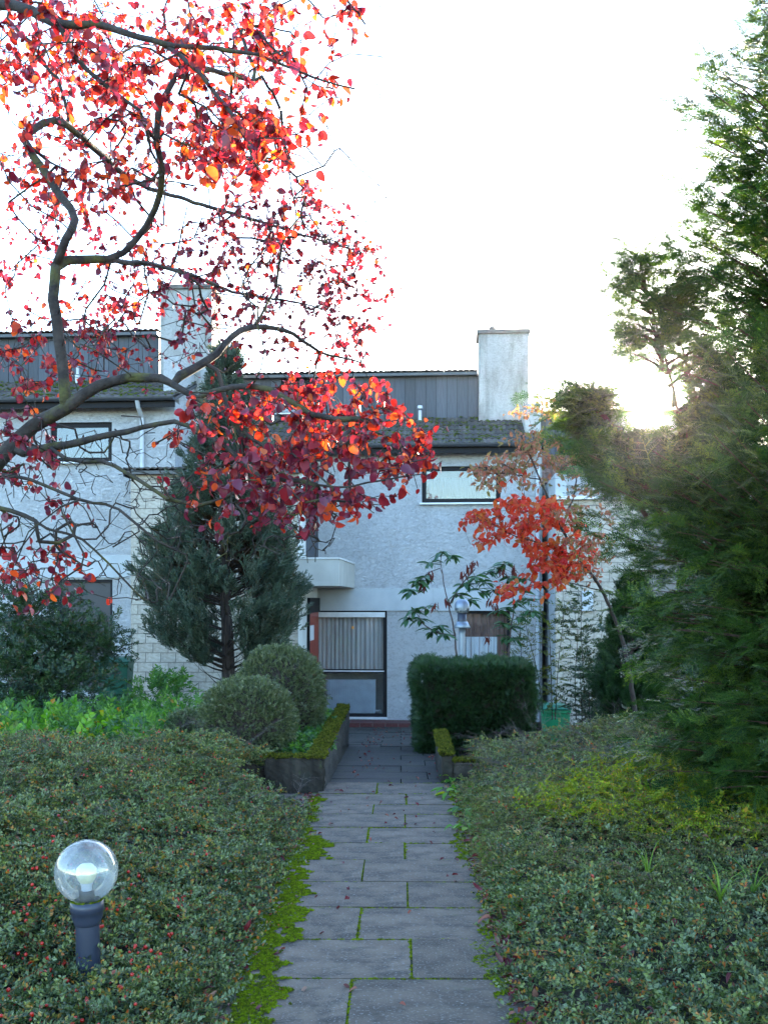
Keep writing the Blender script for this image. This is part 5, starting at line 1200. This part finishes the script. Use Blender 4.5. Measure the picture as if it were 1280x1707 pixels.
def EW(px, py, Z, rpx, rpy, rz=None): c = W(px, py, Z); return (c.x, c.y, c.z, rpx * Z / F, rz or rpx * Z / F, rpy * Z / F)
bush('evergreen_shrub', 'broad dark evergreen shrub below the left house window', [EW(60, 1090, 14, 125, 80, .7), EW(150, 1075, 13.8, 75, 50, .6), EW(10, 1130, 13.2, 90, 70, .7), EW(100, 1150, 13, 100, 50, .6), EW(60, 1020, 14.2, 90, 45, .6)], sd_v, 2600, (.7, 1.2), (W(80, 1200, 13.8).x, 13.8, -.1), M['bark_dark'], 12, shell=.2)
sg_v = [sprig_leafy('privet_sprig', M['glossy_shrub'], .22, 14, .05, .026, 1.2, .4, .15, .002, seg=2) for _ in range(4)]
sy_v = [sprig_leafy('yellowing_sprig', M['yellow_shrub'], .2, 11, .042, .022, 1.3, .5, .2, .002, seg=2) for _ in range(4)]
def upright(name, label, stems, vv, Z, sc, n_per, spread=.12, cat='shrub', m_='bark_dark'):
    b = W(stems[0][0][0], stems[0][0][1], Z); e = empty(name, tuple(b), label=label, cat=cat); G = Grow(); P = []; D = []
    for st in stems:
        L = smoothline([W(px, py, Z + random.uniform(-.15, .15)) - b for px, py in st], .1); last = -1
        for i, q in enumerate(L): last = G._add(q, last, .009 * (1 - .75 * i / len(L)))
        for _ in range(n_per):
            t = random.uniform(.12, 1); q = L[int(t * (len(L) - 1))]; a = random.uniform(0, 2 * PI); P.append(tuple(q + Vector((math.cos(a), math.sin(a), 0)) * random.uniform(0, spread))); D.append((math.cos(a), math.sin(a), random.uniform(.1, .9)))
    G.radii(.003, .3); mb = MB(); G.mesh(mb); mb.build('stems', M[m_], e)
    scatter('foliage', vv, P, D, rvs(len(P)) * .6 + [0, 0, 1], RNG.uniform(*sc, len(P)), parent=e, kind='stuff'); return e
upright('young_shrub', 'thin upright shrub with rounded dark leaves before the pale block wall', [[(975, 1200), (972, 1120), (968, 1050), (970, 975)], [(985, 1200), (990, 1130), (1000, 1070), (1008, 1030)], [(960, 1200), (958, 1130), (962, 1060), (955, 1010)], [(1000, 1200), (1004, 1150), (1010, 1110)]], sg_v, 15.6, (.8, 1.25), 60)
upright('yellowing_shrub', 'sparse yellow-green shrub rising behind the bright green bin', [[(920, 1200), (918, 1120), (915, 1050), (912, 985)], [(925, 1200), (930, 1110), (938, 1040), (940, 1000)], [(905, 1190), (895, 1120), (880, 1060), (872, 1020)], [(868, 1150), (868, 1090), (866, 1035)]], sy_v, 15.9, (.7, 1.15), 55)
upright('low_shrub', 'low mixed shrub at the foot of the pale block wall right of the bin', [[(970 + 12 * k, 1215), (968 + 13 * k, 1150), (965 + 14 * k, 1110)] for k in range(4)], sd_v, 15.2, (.6, .95), 60, .16)
bt_v = [sprig_leafy('leafy_twig', M['purple_leaf'], .22, 7, .05, .026, 1.2, .5, .2, .002, seg=2) for _ in range(3)]
# leafy herbs between the left bank and the shrub
def plant(name, label, p_, n_, m_, L, Wd, hgt, spread, cat='plant', group=None, rise=(.1, .8)):
    e = empty(name, p_, random.uniform(0, 6), label=label, cat=cat, group=group); vv = lv_set('leaf', m_, L, Wd, 3, 4); mb = MB()
    for k in range(n_):
        a = 2.4 * k + random.uniform(-.3, .3); r = spread * (.2 + .8 * random.random()); z = hgt * random.uniform(.25, 1) * (1 - .4 * r / spread)
        q = Vector((r * math.cos(a), r * math.sin(a), z)); mb.tube([(0, 0, -.03), q * .5 + Vector((0, 0, z * .25)), q], [.003, .0025, .0015], 3, False)
        link('leaf', random.choice(vv), e, q, frame((math.cos(a), math.sin(a), random.uniform(-.3, .25)), (random.gauss(0, .25), random.gauss(0, .25) - .15, 1)).to_euler(), random.uniform(.6, 1.15))
    mb.build('stalks', M['herb'], e); return e
labs = ['bright green leafy weed at the path edge just before the short mossy wall', 'second bright green leafy weed on the right path edge, the broadest', 'dark blue-green leafy weed on the right path edge above the small bright one', 'bright green rosette on the right path edge, nearest the camera of the leafy weeds', 'small pale weed between slab and right bank beside red leaves']
for (px, py, n_, L, s_), lab, m_ in zip(((752, 1300, 14, .07, .10), (765, 1320, 24, .085, .17), (782, 1352, 18, .075, .13), (782, 1382, 18, .07, .13), (800, 1412, 7, .05, .06)), labs, ('bright_plant', 'bright_plant', 'herb', 'bright_plant', 'bright_plant')):
    Zp = EYE * F / (py + 6 - HY); x = (px - CX) * Zp / F; plant('leafy_weed', lab, (x, Zp, max(0, float(H(x, Zp)) + .02)), n_, M[m_], L, L * .75, .09, s_)
pv = [sprig_leafy('herb_sprig', M['bright_plant'], .2, 9, .075, .055, 1.3, .5, .2, .003, seg=3) for _ in range(4)]; hv3 = [sprig_leafy('dark_herb_sprig', M['herb'], .2, 12, .065, .028, 1.3, .4, .2, .003, seg=3) for _ in range(4)]
def patch(name, vv, n_, label, x0, x1, y0, y1, hh, sc, gap=None, base=None):
    P = []
    for _ in range(n_):
        x, y = random.uniform(x0, x1), random.uniform(y0, y1)
        if gap and not gap(x, y): continue
        P.append((x, y, (float(H(x, y)) if base is None else base) + random.uniform(0, hh)))
    k = len(P); d = rvs(k); d[:, 2] = np.abs(d[:, 2]) + .3; d[:, 1] -= .3
    return scatter(name, vv, P, d, np.tile([0, -.3, 1.], (k, 1)) + RNG.normal(size=(k, 3)) * .3, RNG.uniform(*sc, k), kind='stuff', label=label)
patch('leafy_herbs', pv, 480, 'bright green and yellow leafy herbs behind the left bank', -4.7, -2.0, 9.5, 12.2, .28, (.6, 1.15), lambda x, y: nfun(x * 1.6, y * 1.6, 1.2) > -.15)
patch('leafy_herbs', hv3, 900, 'darker green leafy herbs behind the left bank', -5.2, -1.95, 9.6, 13.0, .34, (.6, 1.2))
patch('planter_plants', [sprig_leafy('groundling', M['herb'], .08, 9, .035, .03, 1.3, .4, .1, .002, seg=2) for _ in range(3)], 500, 'small green plants in the planter along the mossy wall', -.95, -.52, 9.2, 12.4, .05, (.6, 1.1), base=.19)
bush('flowering_shrub', 'pale green shrub at the foot of the block wall left of the cypress trunk', [EW(262, 1165, 13.4, 42, 36), EW(290, 1150, 13.6, 28, 30)], hv3, 190, (.6, 1), (W(265, 1200, 13.4).x, 13.4, -.1), M['bark_dark'], 5)
# grass
def blade_tuft(name, n_, L):
    mb = MB()
    for _ in range(n_):
        a = random.uniform(0, 2 * PI); l_ = L * random.uniform(.5, 1.1); h_ = Vector((math.cos(a), math.sin(a), 0)); pr = h_.cross(Vector((0, 0, 1))) * .0045; vs = []
        for i in range(6):
            t = i / 5; c = h_ * l_ * (.12 * t + .65 * t * t) + Vector((0, 0, l_ * (1.0 * t - .62 * t * t))); w_ = (1 - t * .92); vs += [c - pr * w_, c + pr * w_]
        mb.add(vs, [(2 * i, 2 * i + 1, 2 * i + 3, 2 * i + 2) for i in range(5)], random.random() * .4)
    return mb.mesh(name, M['grass'])
gt = [blade_tuft('grass_blades', 14, .42) for _ in range(4)]
tuft_spots = [(1085, 1400, 6.6, .9, 'bright grass tuft under the yew edge on the right bank'), (1130, 1380, 6.9, 1.0, 'broad yellow-green grass tuft close below the yew foliage'), (1180, 1420, 5.9, .9, 'arching grass tuft right of the yellow-green one'), (1080, 1500, 5.2, .8, 'arching pale grass tuft in the middle of the right bank'), (1200, 1600, 4.5, .8, 'tall thin grass blades near the lower right corner'), (860, 1480, 6.0, .5, 'small grass tuft leaning over the right path edge'), (1255, 1560, 4.7, .8, 'grass tuft at the right border of the picture'), (940, 1560, 4.9, .35, 'single short grass tuft in the near cover of the right bank')]
for px, py, Z, s_, lab in tuft_spots:
    x = (px - CX) * Z / F; o = link('grass_tuft', random.choice(gt), None, (x, Z, float(H(x, Z)) + .08), (0, 0, random.uniform(0, 6)), s_ * 1.25, label=lab, cat='grass', group='grass tufts on the right bank')
P = []
for _ in range(260):
    y = random.uniform(4.8, 8.0); x = .5 + PY * y + abs(random.gauss(0, .09)); P.append((x, y, float(H(x, y))))
for _ in range(420):
    y = random.uniform(5.9, 7.6); x = random.uniform(1.5, 2.9); P.append((x, y, float(H(x, y)) + .03))
scatter('short_grass', [blade_tuft('short_blades', 9, .16) for _ in range(3)], P, np.tile([0, 1, 0.], (len(P), 1)) + RNG.normal(size=(len(P), 3)) * [1, 1, .1], np.tile([0, 0, 1.], (len(P), 1)), RNG.uniform(.5, 1.15, len(P)), kind='stuff', label='thin grass growing through the right bank and along the path')
# fallen leaves along the edges
fl_me = [ (lambda g, a: (a.add(g[0], g[1], 0), a.mesh('fallen_leaf', M['litter'], True))[1])(leaf_geo(.075, random.uniform(.036, .048), random.uniform(.5, 1.2), random.uniform(-.9, 1.0), 5), MB()) for _ in range(5)]; P = []
def drop(side, y0=2.6, y1=8.2):
    y = random.uniform(y0, y1)
    x = (-.74 + random.gauss(-.02, .05) if side < 0 else .44 + abs(random.gauss(0, .05))) + PY * y; return x, y
for i in range(75):
    s_ = -1 if i % 3 == 0 else 1; x, y = drop(s_, 3.2, 7.2)
    z = max(.008, float(H(x, y)) + .03)
    link('fallen_leaf', random.choice(fl_me), None, (x, y, z + random.uniform(0, .02)), (random.gauss(0, .45), random.gauss(0, .45), random.uniform(0, 6.28)), random.uniform(.5, .85),
         label='curled dark red leaf fallen along the %s edge of the path' % ('left' if s_ < 0 else 'right'), cat='leaf', group='fallen leaves on the %s path edge' % ('left' if s_ < 0 else 'right'))
P = []
for _ in range(800):
    x, y = drop(random.choice((-1, 1)), 2.6, 8.4); P.append((x, y, max(.006, float(H(x, y)) + random.uniform(.02, .05))))
for _ in range(220):   # on the ramp and in front of the threshold
    y = random.uniform(9, 19); X = random.choice((random.uniform(-.5, -.3), random.uniform(.3, .6), random.uniform(-.5, .6))); P.append((X + PY * y, y, float(pathz(y)) + .012))
for _ in range(70):
    y = random.uniform(3, 8.8); P.append((random.uniform(-.6, .45) + PY * y, y, .008))
for _ in range(420):
    y = random.uniform(3.4, 9); x = random.choice((-1, 1)) * random.uniform(.8, 3); P.append((x, y, float(H(x, y)) + .13))
scatter('leaf_litter', [fl_me[0], fl_me[1], fl_me[2]], P, rvs(len(P)) * [1, 1, .25], np.tile([0, 0, 1.], (len(P), 1)) + RNG.normal(size=(len(P), 3)) * .3, RNG.uniform(.25, .6, len(P)), kind='stuff', label='small red and brown fallen leaves scattered on path and banks')
ymesh = lv_set('yellow_leaf', M['yellow_leaf'], .12, .09, 1, 4)[0]
q = W(862, 1392, 6.2); link('yellow_leaf', ymesh, None, (q.x, q.y, q.z + .0), (.9, .3, .6), .75, label='single pale yellow leaf lying on the right bank', cat='leaf')
print('objects', len(bpy.data.objects))

# ================================================================== ADDED GLOW VOLUME
m = bpy.data.materials.new('air'); m.use_nodes = True; n = m.node_tree; n.nodes.remove(n.nodes['Principled BSDF'])
pv_ = n.nodes.new('ShaderNodeVolumePrincipled'); pv_.inputs['Color'].default_value = (.95, .95, .95, 1); pv_.inputs['Density'].default_value = .00009; pv_.inputs['Anisotropy'].default_value = .95  # volume added to scatter a glow round the sun
n.links.new(pv_.outputs[0], n.nodes['Material Output'].inputs['Volume'])
mb = MB(); mb.box(-24, 24, -12, 42, -2.6, 11); mb.build('glow_volume', m, None, kind='stuff', label='thin air glowing round the low sun')
